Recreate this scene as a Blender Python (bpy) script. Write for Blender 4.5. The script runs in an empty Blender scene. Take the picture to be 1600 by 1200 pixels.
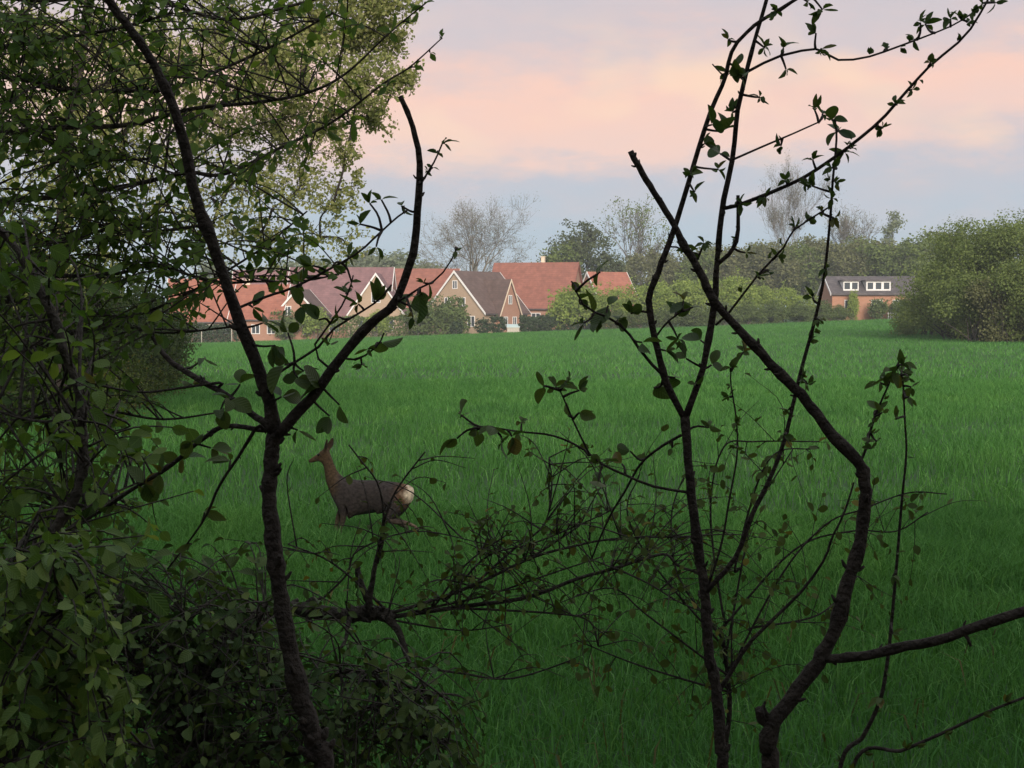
import bpy, bmesh, math
import numpy as np
from mathutils import Vector

R = math.radians
SC = bpy.context.scene
COL = SC.collection

# ------------------------------------------------------------------ camera
FPX = 2500.0                       # focal length in photo pixels (1600 wide)
CAM = np.array([0.0, 0.0, 2.4])
PITCH = math.atan(110.0 / FPX)
cd = bpy.data.cameras.new('camera')
cd.sensor_width = 36.0
cd.lens = 36.0 * FPX / 1600.0
cd.clip_start = 0.05
cd.clip_end = 6000.0
cam = bpy.data.objects.new('camera', cd)
COL.objects.link(cam)
cam.location = CAM
cam.rotation_euler = (math.pi / 2 - PITCH, 0, 0)
SC.camera = cam

# ------------------------------------------------------------------ sky
SUN_EL, SUN_AZ = R(21), R(172)     # low behind the camera; azimuth from +Y clockwise
W = bpy.data.worlds.new('World')
SC.world = W
W.use_nodes = True
nt = W.node_tree
nt.nodes.clear()
def N(t, ty, **kw):
    n = t.nodes.new(ty)
    for k, v in kw.items():
        setattr(n, k, v)
    return n
def math_node(t, op, a, b=None, c=None):
    n = N(t, 'ShaderNodeMath', operation=op)
    for i, v in enumerate((a, b, c)):
        if v is None: continue
        if isinstance(v, (int, float)): n.inputs[i].default_value = v
        else: t.links.new(v, n.inputs[i])
    return n.outputs[0]
def ramp(t, fac, stops, interp='LINEAR'):
    n = N(t, 'ShaderNodeValToRGB')
    n.color_ramp.interpolation = interp
    els = n.color_ramp.elements
    while len(els) < len(stops): els.new(0.5)
    for e, (p, c) in zip(els, stops):
        e.position = p
        e.color = (*c, 1) if len(c) == 3 else c
    t.links.new(fac, n.inputs[0])
    return n.outputs[0]
def mixc(t, fac, a, b, mode='MIX'):
    n = N(t, 'ShaderNodeMix', data_type='RGBA', blend_type=mode)
    for s, v in ((0, fac), (6, a), (7, b)):
        if isinstance(v, (int, float)): n.inputs[s].default_value = v
        elif isinstance(v, tuple): n.inputs[s].default_value = (*v, 1)
        else: t.links.new(v, n.inputs[s])
    return n.outputs[2]
tc = N(nt, 'ShaderNodeTexCoord')
sep = N(nt, 'ShaderNodeSeparateXYZ')
nt.links.new(tc.outputs['Generated'], sep.inputs[0])
def wnoise(scale, sx, sz, detail=3.0, rough=0.5, off=(0, 0, 0)):
    m = N(nt, 'ShaderNodeMapping')
    m.inputs['Scale'].default_value = (sx, sx, sz)
    m.inputs['Location'].default_value = off
    nt.links.new(tc.outputs['Generated'], m.inputs[0])
    n = N(nt, 'ShaderNodeTexNoise')
    n.inputs['Scale'].default_value = scale
    n.inputs['Detail'].default_value = detail
    n.inputs['Roughness'].default_value = rough
    nt.links.new(m.outputs[0], n.inputs['Vector'])
    return n.outputs['Fac']
n1 = wnoise(1.0, 4.5, 15.0, 4.0, 0.5, (0.3, 0.0, 0.2))
n2 = wnoise(1.0, 15.0, 42.0, 7.0, 0.64, (2.3, 1.0, 0.0))
zz = math_node(nt, 'ADD', sep.outputs[2], math_node(nt, 'MULTIPLY', math_node(nt, 'SUBTRACT', n1, 0.5), 0.085))
zz = math_node(nt, 'ADD', zz, math_node(nt, 'MULTIPLY', math_node(nt, 'SUBTRACT', n2, 0.5), 0.075))
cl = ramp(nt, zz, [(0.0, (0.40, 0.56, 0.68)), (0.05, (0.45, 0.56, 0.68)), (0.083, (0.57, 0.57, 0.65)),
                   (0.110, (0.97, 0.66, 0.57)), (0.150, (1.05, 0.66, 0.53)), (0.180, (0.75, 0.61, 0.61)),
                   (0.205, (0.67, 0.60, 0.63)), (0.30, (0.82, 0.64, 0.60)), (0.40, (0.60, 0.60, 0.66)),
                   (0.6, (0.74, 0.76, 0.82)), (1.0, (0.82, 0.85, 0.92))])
hi = ramp(nt, wnoise(1.0, 13.0, 24.0, 2.0, 0.5, (0.6, 0.25, 0.9)), [(0.50, (0, 0, 0)), (0.66, (1, 1, 1))])
band = ramp(nt, sep.outputs[2], [(0.08, (0, 0, 0)), (0.12, (1, 1, 1)), (0.15, (1, 1, 1)), (0.19, (0, 0, 0))])
him = N(nt, 'ShaderNodeMix', data_type='RGBA', blend_type='MULTIPLY')
him.inputs[0].default_value = 1.0
nt.links.new(hi, him.inputs[6]); nt.links.new(band, him.inputs[7])
hib = N(nt, 'ShaderNodeRGBToBW'); nt.links.new(him.outputs[2], hib.inputs[0])
cl = mixc(nt, math_node(nt, 'MULTIPLY', hib.outputs[0], 0.6), cl, (1.12, 0.78, 0.54))
grey = ramp(nt, wnoise(1.0, 7.0, 20.0, 3.0, 0.5, (5.6, 3.25, 0.9)), [(0.50, (0, 0, 0)), (0.72, (1, 1, 1))])
gb = N(nt, 'ShaderNodeRGBToBW'); nt.links.new(grey, gb.inputs[0])
cl = mixc(nt, math_node(nt, 'MULTIPLY', gb.outputs[0], 0.45), cl, (0.60, 0.56, 0.61))
sky = N(nt, 'ShaderNodeTexSky', sky_type='NISHITA')
sky.sun_disc = False
sky.sun_elevation = SUN_EL
sky.sun_rotation = SUN_AZ
skm = N(nt, 'ShaderNodeMix', data_type='RGBA', blend_type='MULTIPLY')
skm.inputs[0].default_value = 1.0
skm.inputs[7].default_value = (0.10, 0.10, 0.10, 1)
nt.links.new(sky.outputs[0], skm.inputs[6])
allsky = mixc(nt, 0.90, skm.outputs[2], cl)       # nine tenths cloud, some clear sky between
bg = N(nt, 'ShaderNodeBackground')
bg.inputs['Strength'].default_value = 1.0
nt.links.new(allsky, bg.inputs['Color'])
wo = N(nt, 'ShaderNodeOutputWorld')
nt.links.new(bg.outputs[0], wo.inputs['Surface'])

# ------------------------------------------------------------------ sun (soft, through evening cloud)
sd = bpy.data.lights.new('sun', 'SUN')
sd.energy = 4.6
sd.angle = R(28)
sd.color = (1.0, 0.88, 0.76)
sun = bpy.data.objects.new('sun', sd)
COL.objects.link(sun)
sdir = Vector((math.sin(SUN_AZ) * math.cos(SUN_EL), math.cos(SUN_AZ) * math.cos(SUN_EL), math.sin(SUN_EL)))
sun.rotation_euler = sdir.to_track_quat('Z', 'Y').to_euler()
sun.location = (0, -30, 40)

SC.view_settings.view_transform = 'Standard'
SC.view_settings.look = 'None'
SC.view_settings.exposure = 0.0
SC.view_settings.gamma = 1.0
SC.view_settings.use_curve_mapping = False
SC.cycles.max_bounces = 6
SC.cycles.transparent_max_bounces = 6
SC.cycles.use_denoising = True

# ------------------------------------------------------------------ helpers
FWD = np.array([0, math.cos(PITCH), -math.sin(PITCH)])
UPV = np.array([0, math.sin(PITCH), math.cos(PITCH)])
RGT = np.array([1.0, 0, 0])
def P(px, py, d):
    return CAM + d * FWD + (px - 800) / FPX * d * RGT + (600 - py) / FPX * d * UPV
def sstep(a, b, v):
    t = np.clip((np.asarray(v, float) - a) / (b - a), 0, 1)
    return t * t * (3 - 2 * t)
def ground(x, y):
    x = np.asarray(x, float); y = np.asarray(y, float)
    z = 0.85 * (1 - sstep(1.5, 7.5, y))
    z = z + 0.034 * x * sstep(50, 190, y) + 0.0 * x
    z = z + 0.10 * sstep(18, 40, y) * np.sin(x * 0.11 + y * 0.07 + 1.0) * np.sin(y * 0.045 + 0.6)
    return z
def gz(x, y): return float(ground(x, y))

def mesh_from(name, V, faces, mat=None, smooth=False, uv=None):
    """faces: list of (M,k) int arrays; uv: (loops,2)"""
    me = bpy.data.meshes.new(name)
    V = np.asarray(V, np.float32).reshape(-1, 3)
    faces = [np.asarray(f, np.int32) for f in faces if len(f)]
    me.vertices.add(len(V))
    me.vertices.foreach_set('co', V.ravel())
    nl = sum(f.size for f in faces); npoly = sum(len(f) for f in faces)
    me.loops.add(nl); me.polygons.add(npoly)
    me.loops.foreach_set('vertex_index', np.concatenate([f.ravel() for f in faces]))
    tot = np.concatenate([np.full(len(f), f.shape[1], np.int32) for f in faces])
    me.polygons.foreach_set('loop_start', np.concatenate([[0], np.cumsum(tot)[:-1]]).astype(np.int32))
    if uv is not None:
        l = me.uv_layers.new(name='UVMap')
        l.data.foreach_set('uv', np.asarray(uv, np.float32).ravel())
    me.update(calc_edges=True)
    me.validate()
    if smooth:
        me.polygons.foreach_set('use_smooth', np.ones(npoly, bool))
    if mat is not None: me.materials.append(mat)
    return me
def link(name, data, parent=None, loc=None, label=None, cat=None, group=None, kind=None):
    o = bpy.data.objects.new(name, data)
    COL.objects.link(o)
    if parent is not None: o.parent = parent
    if loc is not None: o.location = loc
    if label: o['label'] = label
    if cat: o['category'] = cat
    if group: o['group'] = group
    if kind: o['kind'] = kind
    return o
def empty(name, loc, label, cat, group=None, rz=0.0):
    o = link(name, None, None, loc, label, cat, group)
    o.empty_display_size = 0.3
    o.rotation_euler = (0, 0, rz)
    return o

# ------------------------------------------------------------------ materials
def newmat(name):
    m = bpy.data.materials.new(name)
    m.use_nodes = True
    t = m.node_tree
    b = t.nodes['Principled BSDF']
    return m, t, b
def rand_fac(t):
    g = N(t, 'ShaderNodeNewGeometry'); oi = N(t, 'ShaderNodeObjectInfo')
    return math_node(t, 'FRACT', math_node(t, 'ADD', g.outputs['Random Per Island'], oi.outputs['Random']))
def leaf_mat(name, c1, c2, trans=0.3, rough=0.5, veins=True, odd=None, spec=None):
    m, t, b = newmat(name)
    f = rand_fac(t)
    stops = [(0.0, c1), (1.0 if odd is None else 0.92, c2)]
    if odd is not None: stops.append((1.0, odd))
    col = ramp(t, f, stops)
    if veins:
        uv = N(t, 'ShaderNodeUVMap'); s = N(t, 'ShaderNodeSeparateXYZ')
        t.links.new(uv.outputs[0], s.inputs[0])
        ax = math_node(t, 'ABSOLUTE', math_node(t, 'SUBTRACT', s.outputs[0], 0.5))
        rib = math_node(t, 'LESS_THAN', ax, 0.025)
        w = math_node(t, 'SINE', math_node(t, 'MULTIPLY', math_node(t, 'SUBTRACT', s.outputs[1], math_node(t, 'MULTIPLY', ax, 0.7)), 44.0))
        side = math_node(t, 'MULTIPLY', math_node(t, 'GREATER_THAN', w, 0.8), 0.5)
        v = math_node(t, 'MAXIMUM', rib, side)
        col = mixc(t, math_node(t, 'MULTIPLY', v, 0.22), col, tuple(min(1, x * 1.8 + 0.01) for x in c2))
        bp = N(t, 'ShaderNodeBump'); bp.inputs['Strength'].default_value = 0.25; bp.inputs['Distance'].default_value = 0.003
        t.links.new(w, bp.inputs['Height']); t.links.new(bp.outputs[0], b.inputs['Normal'])
    t.links.new(col, b.inputs['Base Color'])
    b.inputs['Roughness'].default_value = rough
    b.inputs['Specular IOR Level'].default_value = (0.22 if veins else 0.05) if spec is None else spec
    tr = N(t, 'ShaderNodeBsdfTranslucent')
    t.links.new(mixc(t, 1.0, col, (1.15, 1.2, 0.6), 'MULTIPLY'), tr.inputs['Color'])
    mx = N(t, 'ShaderNodeMixShader'); mx.inputs[0].default_value = trans
    t.links.new(b.outputs[0], mx.inputs[1]); t.links.new(tr.outputs[0], mx.inputs[2])
    t.links.new(mx.outputs[0], t.nodes['Material Output'].inputs['Surface'])
    return m
def noise_mat(name, c1, c2, scale=6.0, rough=0.85, bump=0.0, bscale=30.0, detail=5.0):
    m, t, b = newmat(name)
    tcx = N(t, 'ShaderNodeTexCoord')
    n = N(t, 'ShaderNodeTexNoise'); n.inputs['Scale'].default_value = scale; n.inputs['Detail'].default_value = detail
    t.links.new(tcx.outputs['Object'], n.inputs['Vector'])
    t.links.new(ramp(t, n.outputs['Fac'], [(0.3, c1), (0.7, c2)]), b.inputs['Base Color'])
    b.inputs['Roughness'].default_value = rough
    b.inputs['Specular IOR Level'].default_value = 0.25
    if bump:
        n2 = N(t, 'ShaderNodeTexNoise'); n2.inputs['Scale'].default_value = bscale; n2.inputs['Detail'].default_value = 4
        t.links.new(tcx.outputs['Object'], n2.inputs['Vector'])
        bp = N(t, 'ShaderNodeBump'); bp.inputs['Strength'].default_value = bump; bp.inputs['Distance'].default_value = 0.02
        t.links.new(n2.outputs['Fac'], bp.inputs['Height']); t.links.new(bp.outputs[0], b.inputs['Normal'])
    return m
def roof_mat(name, c1, c2):
    m, t, b = newmat(name)
    tcx = N(t, 'ShaderNodeTexCoord')
    n = N(t, 'ShaderNodeTexNoise'); n.inputs['Scale'].default_value = 1.3; n.inputs['Detail'].default_value = 8; n.inputs['Roughness'].default_value = 0.7
    t.links.new(tcx.outputs['Object'], n.inputs['Vector'])
    col = ramp(t, n.outputs['Fac'], [(0.30, tuple(x * .7 for x in c1)), (0.5, c1), (0.72, tuple(x * 1.1 for x in c2))])
    w = N(t, 'ShaderNodeTexWave', wave_type='BANDS', bands_direction='Z'); w.inputs['Scale'].default_value = 1.1; w.inputs['Distortion'].default_value = 0.6
    t.links.new(tcx.outputs['Object'], w.inputs['Vector'])
    col = mixc(t, math_node(t, 'MULTIPLY', w.outputs['Fac'], 0.22), col, tuple(x * 0.55 for x in c1))
    t.links.new(col, b.inputs['Base Color'])
    b.inputs['Roughness'].default_value = 0.8
    return m
def brick_mat(name, c1, c2, mortar):
    m, t, b = newmat(name)
    tcx = N(t, 'ShaderNodeTexCoord')
    br = N(t, 'ShaderNodeTexBrick'); br.inputs['Scale'].default_value = 1.0
    br.inputs['Brick Width'].default_value = 0.24; br.inputs['Row Height'].default_value = 0.075; br.inputs['Mortar Size'].default_value = 0.008
    br.inputs['Color1'].default_value = (*c1, 1); br.inputs['Color2'].default_value = (*c2, 1); br.inputs['Mortar'].default_value = (*mortar, 1)
    s = N(t, 'ShaderNodeSeparateXYZ'); t.links.new(tcx.outputs['Object'], s.inputs[0])
    cb = N(t, 'ShaderNodeCombineXYZ')
    t.links.new(math_node(t, 'ADD', s.outputs[0], s.outputs[1]), cb.inputs[0]); t.links.new(s.outputs[2], cb.inputs[1])
    t.links.new(cb.outputs[0], br.inputs['Vector'])
    n = N(t, 'ShaderNodeTexNoise'); n.inputs['Scale'].default_value = 0.7; t.links.new(tcx.outputs['Object'], n.inputs['Vector'])
    t.links.new(mixc(t, math_node(t, 'MULTIPLY', n.outputs['Fac'], 0.35), br.outputs[0], tuple(x * 0.6 for x in c1)), b.inputs['Base Color'])
    b.inputs['Roughness'].default_value = 0.9
    return m

M = {}
def crop_mat():
    m = leaf_mat('crop', (0.046, 0.140, 0.032), (0.104, 0.275, 0.070), 0.32, 0.7, False, (0.18, 0.36, 0.12))
    t = m.node_tree; b = t.nodes['Principled BSDF']
    src = b.inputs['Base Color'].links[0].from_socket
    g = N(t, 'ShaderNodeNewGeometry'); mp = N(t, 'ShaderNodeMapping'); mp.inputs['Scale'].default_value = (.55, .22, .5)
    t.links.new(g.outputs['Position'], mp.inputs[0])
    n = N(t, 'ShaderNodeTexNoise'); n.inputs['Scale'].default_value = 1.0; n.inputs['Detail'].default_value = 5; n.inputs['Roughness'].default_value = .65
    t.links.new(mp.outputs[0], n.inputs['Vector'])
    col = mixc(t, 1.0, src, ramp(t, n.outputs['Fac'], [(.30, (.70, .74, .80)), (.52, (1.0, 1.0, 1.0)), (.72, (1.35, 1.2, 1.05))]), 'MULTIPLY')
    t.links.new(col, b.inputs['Base Color'])
    return m
M['crop'] = crop_mat()
M['soil'] = noise_mat('soil', (0.030, 0.070, 0.026), (0.045, 0.100, 0.036), 3.0, 0.95, 0.4)
M['litter'] = noise_mat('litter', (0.035, 0.028, 0.018), (0.06, 0.055, 0.028), 5.0, 0.95, 0.6)
M['bark'] = noise_mat('bark', (0.022, 0.018, 0.015), (0.055, 0.046, 0.038), 40.0, 0.9, 0.9, 90.0)
M['bark_grey'] = noise_mat('bark_grey', (0.028, 0.025, 0.020), (0.070, 0.062, 0.050), 30.0, 0.9, 0.9, 70.0)
M['bark_far'] = noise_mat('bark_far', (0.13, 0.12, 0.10), (0.22, 0.205, 0.175), 3.0, 0.95)
M['leaf_cherry'] = leaf_mat('leaf_cherry', (0.040, 0.085, 0.022), (0.080, 0.120, 0.030), 0.35, 0.45, True, (0.13, 0.11, 0.03))
M['leaf_hazel'] = leaf_mat('leaf_hazel', (0.050, 0.110, 0.022), (0.125, 0.205, 0.042), 0.44, 0.5, True, (0.23, 0.33, 0.06))  # rare brightest tone: glow of backlit leaves put into the colour
M['leaf_hornbeam'] = leaf_mat('leaf_hornbeam', (0.045, 0.105, 0.022), (0.150, 0.235, 0.055), 0.36, 0.42, True, (0.27, 0.34, 0.08))
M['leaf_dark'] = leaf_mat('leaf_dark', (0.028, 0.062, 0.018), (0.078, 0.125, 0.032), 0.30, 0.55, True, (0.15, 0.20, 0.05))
M['leaf_olive'] = leaf_mat('leaf_olive', (0.045, 0.075, 0.020), (0.085, 0.115, 0.032), 0.35, 0.5, False, (0.17, 0.14, 0.03))
M['leaf_poplar'] = leaf_mat('leaf_poplar', (0.16, 0.20, 0.065), (0.36, 0.37, 0.16), 0.45, 0.5, False, (0.48, 0.46, 0.25))
M['leaf_wood'] = leaf_mat('leaf_wood', (0.030, 0.055, 0.018), (0.060, 0.085, 0.028), 0.2, 0.6, False)
M['far_green'] = leaf_mat('far_green', (0.095, 0.14, 0.042), (0.17, 0.215, 0.066), 0.3, 0.6, False)
M['far_dark'] = leaf_mat('far_dark', (0.06, 0.082, 0.036), (0.1, 0.122, 0.054), 0.25, 0.6, False)
M['far_brown'] = leaf_mat('far_brown', (0.11, 0.122, 0.055), (0.165, 0.175, 0.08), 0.25, 0.6, False)
M['far_bright'] = leaf_mat('far_bright', (0.17, 0.25, 0.058), (0.29, 0.36, 0.095), 0.35, 0.6, False)
M['far_pale'] = leaf_mat('far_pale', (0.14, 0.18, 0.11), (0.20, 0.23, 0.14), 0.3, 0.6, False)
M['hedge'] = leaf_mat('hedge', (0.038, 0.06, 0.034), (0.065, 0.092, 0.046), 0.2, 0.6, False)
M['hedge_green'] = leaf_mat('hedge_green', (0.085, 0.13, 0.046), (0.145, 0.185, 0.066), 0.25, 0.6, False)
M['roof_red'] = roof_mat('roof_red', (0.235, 0.09, 0.062), (0.3, 0.12, 0.084))
M['roof_orange'] = roof_mat('roof_orange', (0.29, 0.108, 0.07), (0.355, 0.14, 0.092))
M['roof_mauve'] = roof_mat('roof_mauve', (0.19, 0.103, 0.105), (0.24, 0.132, 0.135))
M['roof_dark'] = roof_mat('roof_dark', (0.105, 0.068, 0.058), (0.15, 0.10, 0.085))
M['roof_slate'] = roof_mat('roof_slate', (0.085, 0.075, 0.078), (0.14, 0.12, 0.118))
M['brick'] = brick_mat('brick', (0.34, 0.16, 0.10), (0.40, 0.20, 0.13), (0.36, 0.30, 0.25))
M['brick_pale'] = brick_mat('brick_pale', (0.36, 0.26, 0.17), (0.42, 0.30, 0.20), (0.40, 0.34, 0.28))
M['brick_red'] = brick_mat('brick_red', (0.38, 0.17, 0.10), (0.45, 0.21, 0.13), (0.38, 0.29, 0.22))
M['white'] = noise_mat('white', (0.66, 0.66, 0.64), (0.78, 0.78, 0.76), 2.0, 0.6)
M['cream'] = noise_mat('cream', (0.60, 0.50, 0.38), (0.70, 0.60, 0.46), 2.0, 0.7)
M['stake'] = noise_mat('stake', (0.36, 0.34, 0.29), (0.48, 0.45, 0.38), 9.0, 0.9)
m, t, b = newmat('glass')
b.inputs['Base Color'].default_value = (0.05, 0.06, 0.07, 1); b.inputs['Roughness'].default_value = 0.08
M['glass'] = m
m, t, b = newmat('film')
b.inputs['Base Color'].default_value = (0.45, 0.58, 0.56, 1); b.inputs['Roughness'].default_value = 0.3
M['film'] = m

# ------------------------------------------------------------------ tubes and leaves
def resample(pts, n):
    """Catmull-Rom through pts (rows may hold radius too)"""
    p = np.asarray(pts, float)
    if len(p) < 3: 
        tt = np.linspace(0, 1, n)[:, None]
        return p[0] * (1 - tt) + p[-1] * tt
    q = np.vstack([2 * p[0] - p[1], p, 2 * p[-1] - p[-2]])
    out = []
    u = np.linspace(0, len(p) - 1, n)
    for v in u:
        i = min(int(v), len(p) - 2); f = v - i
        a, b_, c, d = q[i], q[i + 1], q[i + 2], q[i + 3]
        out.append(0.5 * ((2 * b_) + (-a + c) * f + (2 * a - 5 * b_ + 4 * c - d) * f * f + (-a + 3 * b_ - 3 * c + d) * f ** 3))
    return np.array(out)
class Tubes:
    def __init__(self): self.V = []; self.F = []; self.T = []; self.n = 0
    def add(self, pts, rad, sides=6, rough=0.0, rng=None):
        pts = np.asarray(pts, float); rad = np.broadcast_to(np.asarray(rad, float), (len(pts),))
        k = len(pts)
        tan = np.gradient(pts, axis=0)
        tan /= np.linalg.norm(tan, axis=1)[:, None] + 1e-12
        ref = np.array([0.31, 0.17, 0.93]) if abs(tan[0][2]) < 0.85 else np.array([0.95, 0.2, 0.1])
        a = np.linspace(0, 2 * math.pi, sides, endpoint=False)
        u = np.cross(tan, ref); u /= np.linalg.norm(u, axis=1)[:, None] + 1e-9
        w = np.cross(tan, u)
        r = rad[:, None] * np.ones((1, sides))
        if rough and rng is not None: r = r * (1 + rough * rng.standard_normal(r.shape))
        ring = pts[:, None, :] + r[:, :, None] * (np.cos(a)[None, :, None] * u[:, None, :] + np.sin(a)[None, :, None] * w[:, None, :])
        self.V.append(ring.reshape(-1, 3))
        self.V.append(pts[[0, -1]])
        i = np.arange(k - 1)[:, None] * sides; j = np.arange(sides)[None, :]; j2 = (j + 1) % sides
        q = np.stack([i + j, i + j2, i + sides + j2, i + sides + j], -1).reshape(-1, 4) + self.n
        self.F.append(q)
        c0, c1 = self.n + k * sides, self.n + k * sides + 1
        jj = np.arange(sides)
        self.T.append(np.stack([np.full(sides, c0), self.n + (jj + 1) % sides, self.n + jj], 1))
        e = self.n + (k - 1) * sides
        self.T.append(np.stack([np.full(sides, c1), e + jj, e + (jj + 1) % sides], 1))
        self.n += k * sides + 2
    def mesh(self, name, mat):
        return mesh_from(name, np.vstack(self.V), [np.vstack(self.F), np.vstack(self.T)], mat, True)

def leaf_template(width=0.62, fold=0.22, curl=0.25, twist=0.0, low=False, fine=False):
    ys = [0.0, 0.20, 0.50, 0.80, 0.94, 1.0] if not low else [0.0, 0.45, 1.0]
    ws = [0.02, 0.36, 0.50, 0.37, 0.18, 0.0] if not low else [0.03, 0.5, 0.0]
    if fine:
        ys = [0, .06, .14, .25, .38, .52, .66, .78, .88, .95, 1.0]; ws = [.02, .13, .26, .40, .48, .50, .46, .37, .26, .14, 0]
    V = []; UV = []
    for y, w in zip(ys, ws):
        z0 = -curl * y * y
        for s in (-1, 0, 1):
            V.append((s * w * width, y, z0 + abs(s) * w * width * fold + s * twist * w * y)); UV.append((0.5 + s * w * 0.98, y))
    F = []
    for i in range(len(ys) - 1):
        for s in (0, 1):
            a = i * 3 + s
            F.append((a, a + 1, a + 4, a + 3))
    return np.array(V), np.array(F), np.array(UV)
TPL = [leaf_template(0.76, 0.25, 0.22, fine=True), leaf_template(0.68, 0.45, 0.45, 0.15, fine=True), leaf_template(0.80, 0.10, -0.10, -0.1, fine=True), leaf_template(0.60, 0.6, 0.15, 0.2, fine=True)]
TPL_HB = [leaf_template(0.58, 0.35, 0.30, fine=True), leaf_template(0.52, 0.5, 0.5, 0.1, fine=True), leaf_template(0.60, 0.2, 0.1, -0.12, fine=True)]
TPL_LOW = leaf_template(0.7, 0.3, 0.2, 0, True)
def unit(v):
    v = np.asarray(v, float)
    return v / (np.linalg.norm(v, axis=-1, keepdims=True) + 1e-12)
def frames(d, nrm):
    """columns: x side, y along d, z ~ nrm"""
    y = unit(d); x = unit(np.cross(y, nrm)); z = np.cross(x, y)
    return np.stack([x, y, z], -1)
def leaves_mesh(name, tpl, pos, mats, size, mat, smooth=True):
    V, F, UV = tpl
    n = len(pos); k = len(V)
    vv = np.einsum('nij,kj->nki', mats, V) * np.asarray(size)[:, None, None] + np.asarray(pos)[:, None, :]
    ff = (F[None] + (np.arange(n) * k)[:, None, None]).reshape(-1, F.shape[1])
    uv = np.tile(UV[F.ravel()], (n, 1))
    return mesh_from(name, vv.reshape(-1, 3), [ff], mat, smooth, uv)
from mathutils import Matrix
_leafdata = {}
def leaf_datas(key, tpls, mat):
    if key not in _leafdata:
        out = []
        for V, F, UV in tpls:
            out.append(mesh_from('leaf', V, [F], mat, True, UV[F.ravel()]))
        _leafdata[key] = out
    return _leafdata[key]

# ------------------------------------------------------------------ terrain and crop
def build_ground():
    ys = np.concatenate([np.linspace(-60, 0, 13), np.linspace(1, 12, 23), np.linspace(13, 60, 48), np.linspace(64, 400, 57), np.array([450, 520, 640, 800, 1100, 1400])])
    xs = np.concatenate([-np.geomspace(1100, 90, 12), np.linspace(-80, 80, 81), np.geomspace(90, 1100, 12)])
    X, Y = np.meshgrid(xs, ys)
    Xc = np.clip(X, -140, 140)
    Z = ground(Xc, Y)
    V = np.stack([X, Y, Z], -1).reshape(-1, 3)
    nx = len(xs); i, j = np.meshgrid(np.arange(len(ys) - 1), np.arange(nx - 1), indexing='ij')
    a = (i * nx + j).ravel()
    F = np.stack([a, a + 1, a + nx + 1, a + nx], 1)
    me = mesh_from('ground', V, [F], M['soil'], True)
    link('ground', me, kind='structure')
build_ground()

rng = np.random.default_rng(5)
def lowfreq(x, y):
    return (np.sin(x * 0.9 + 1.3 * np.sin(y * 0.31)) * np.sin(y * 0.55 + 0.7 * np.sin(x * 0.43)) + 0.6 * np.sin(x * 2.1 + y * 0.7) * np.sin(y * 1.7 - x * 0.4)) * 0.5
def crop_zone(n, y0, y1, hw, wid, nseg, rng):
    # uniform over the seen wedge with a margin
    u = rng.random(n)
    y = np.sqrt(y0 ** 2 + u * (y1 ** 2 - y0 ** 2))
    x = (rng.random(n) * 2 - 1) * (y * 0.40 + 2.0)
    lf = lowfreq(x, y)
    h = (0.26 + 0.07 * (y > 13) * (y < 24) - 0.01 * (y < 13)) * (1 + (0.30 + 0.25 * (y < 40)) * lf) * (0.75 + 0.5 * rng.random(n))
    h *= 1 - 0.45 * np.exp(-((y - (75 + 0.10 * x)) / 1.6) ** 2) * (x < 9)      # tramlines
    h *= 1 - 0.45 * np.exp(-((y - (104 + 0.1 * x)) / 1.6) ** 2) * (x > 15)
    h *= 1 - 0.40 * np.exp(-((y - (33 + 0.04 * x)) / 0.8) ** 2)
    h *= 1 - 0.60 * np.exp(-((y - (21.3 - 0.05 * x)) / 1.0) ** 2) * (0.7 + 0.3 * np.sin(x * 1.7))
    keep = (y < crop_edge(x)) & (h > 0.05)
    x, y, h = x[keep], y[keep], h[keep]; n = len(x)
    z = ground(x, y)
    az = rng.random(n) * 2 * math.pi
    lean = (0.20 + 0.75 * rng.random(n)) * h
    wa = rng.random(n) * math.pi
    w = wid * (0.7 + 0.6 * rng.random(n)) * 0.5
    base = np.stack([x, y, z - 0.01], 1)
    side = np.stack([np.cos(wa) * w, np.sin(wa) * w, np.zeros(n)], 1)
    ld = np.stack([np.cos(az), np.sin(az), np.zeros(n)], 1)
    mid = base + ld * (lean * 0.30)[:, None] + np.array([0, 0, 1.0]) * (h * 0.6)[:, None]
    tip = base + ld * lean[:, None] + np.array([0, 0, 1.0]) * (h * 0.98 - 0.28 * lean)[:, None]
    if nseg:
        V = np.stack([base - side, base + side, tip], 1); o = (np.arange(n) * 3)[:, None]
        return V.reshape(-1, 3), np.zeros((0, 4), int), o + np.array([[0, 1, 2]])
    V = np.stack([base - side, base + side, mid + side * 0.9, mid - side * 0.9, tip], 1)
    o = (np.arange(n) * 5)[:, None]
    return V.reshape(-1, 3), o + np.array([[0, 1, 2, 3]]), o + np.array([[3, 2, 4]])
EDGE_X = [-90, -58, -40, -14, 11, 28, 40, 46, 52, 60, 120]
EDGE_Y = [150, 190, 198, 196, 194, 196, 205, 203, 200, 130, 110]
def crop_edge(x): return np.interp(x, EDGE_X, EDGE_Y)
Vs, Qs, Ts, off = [], [], [], 0
for (n, y0, y1, hw, wid) in ((150000, 7.0, 18, 0, 0.0085), (180000, 18, 56, 0, 0.012), (400000, 38, 215, 1, 0.045)):
    V, Q, T = crop_zone(n, y0, y1, hw, wid, hw, rng)
    Vs.append(V); Qs.append(Q + off); Ts.append(T + off); off += len(V)
me = mesh_from('cereal_crop', np.vstack(Vs), [np.vstack(Qs), np.vstack(Ts)], M['crop'], True)
link('cereal_crop', me, label='young green cereal crop covering the wide field', cat='crop', kind='stuff')

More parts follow.
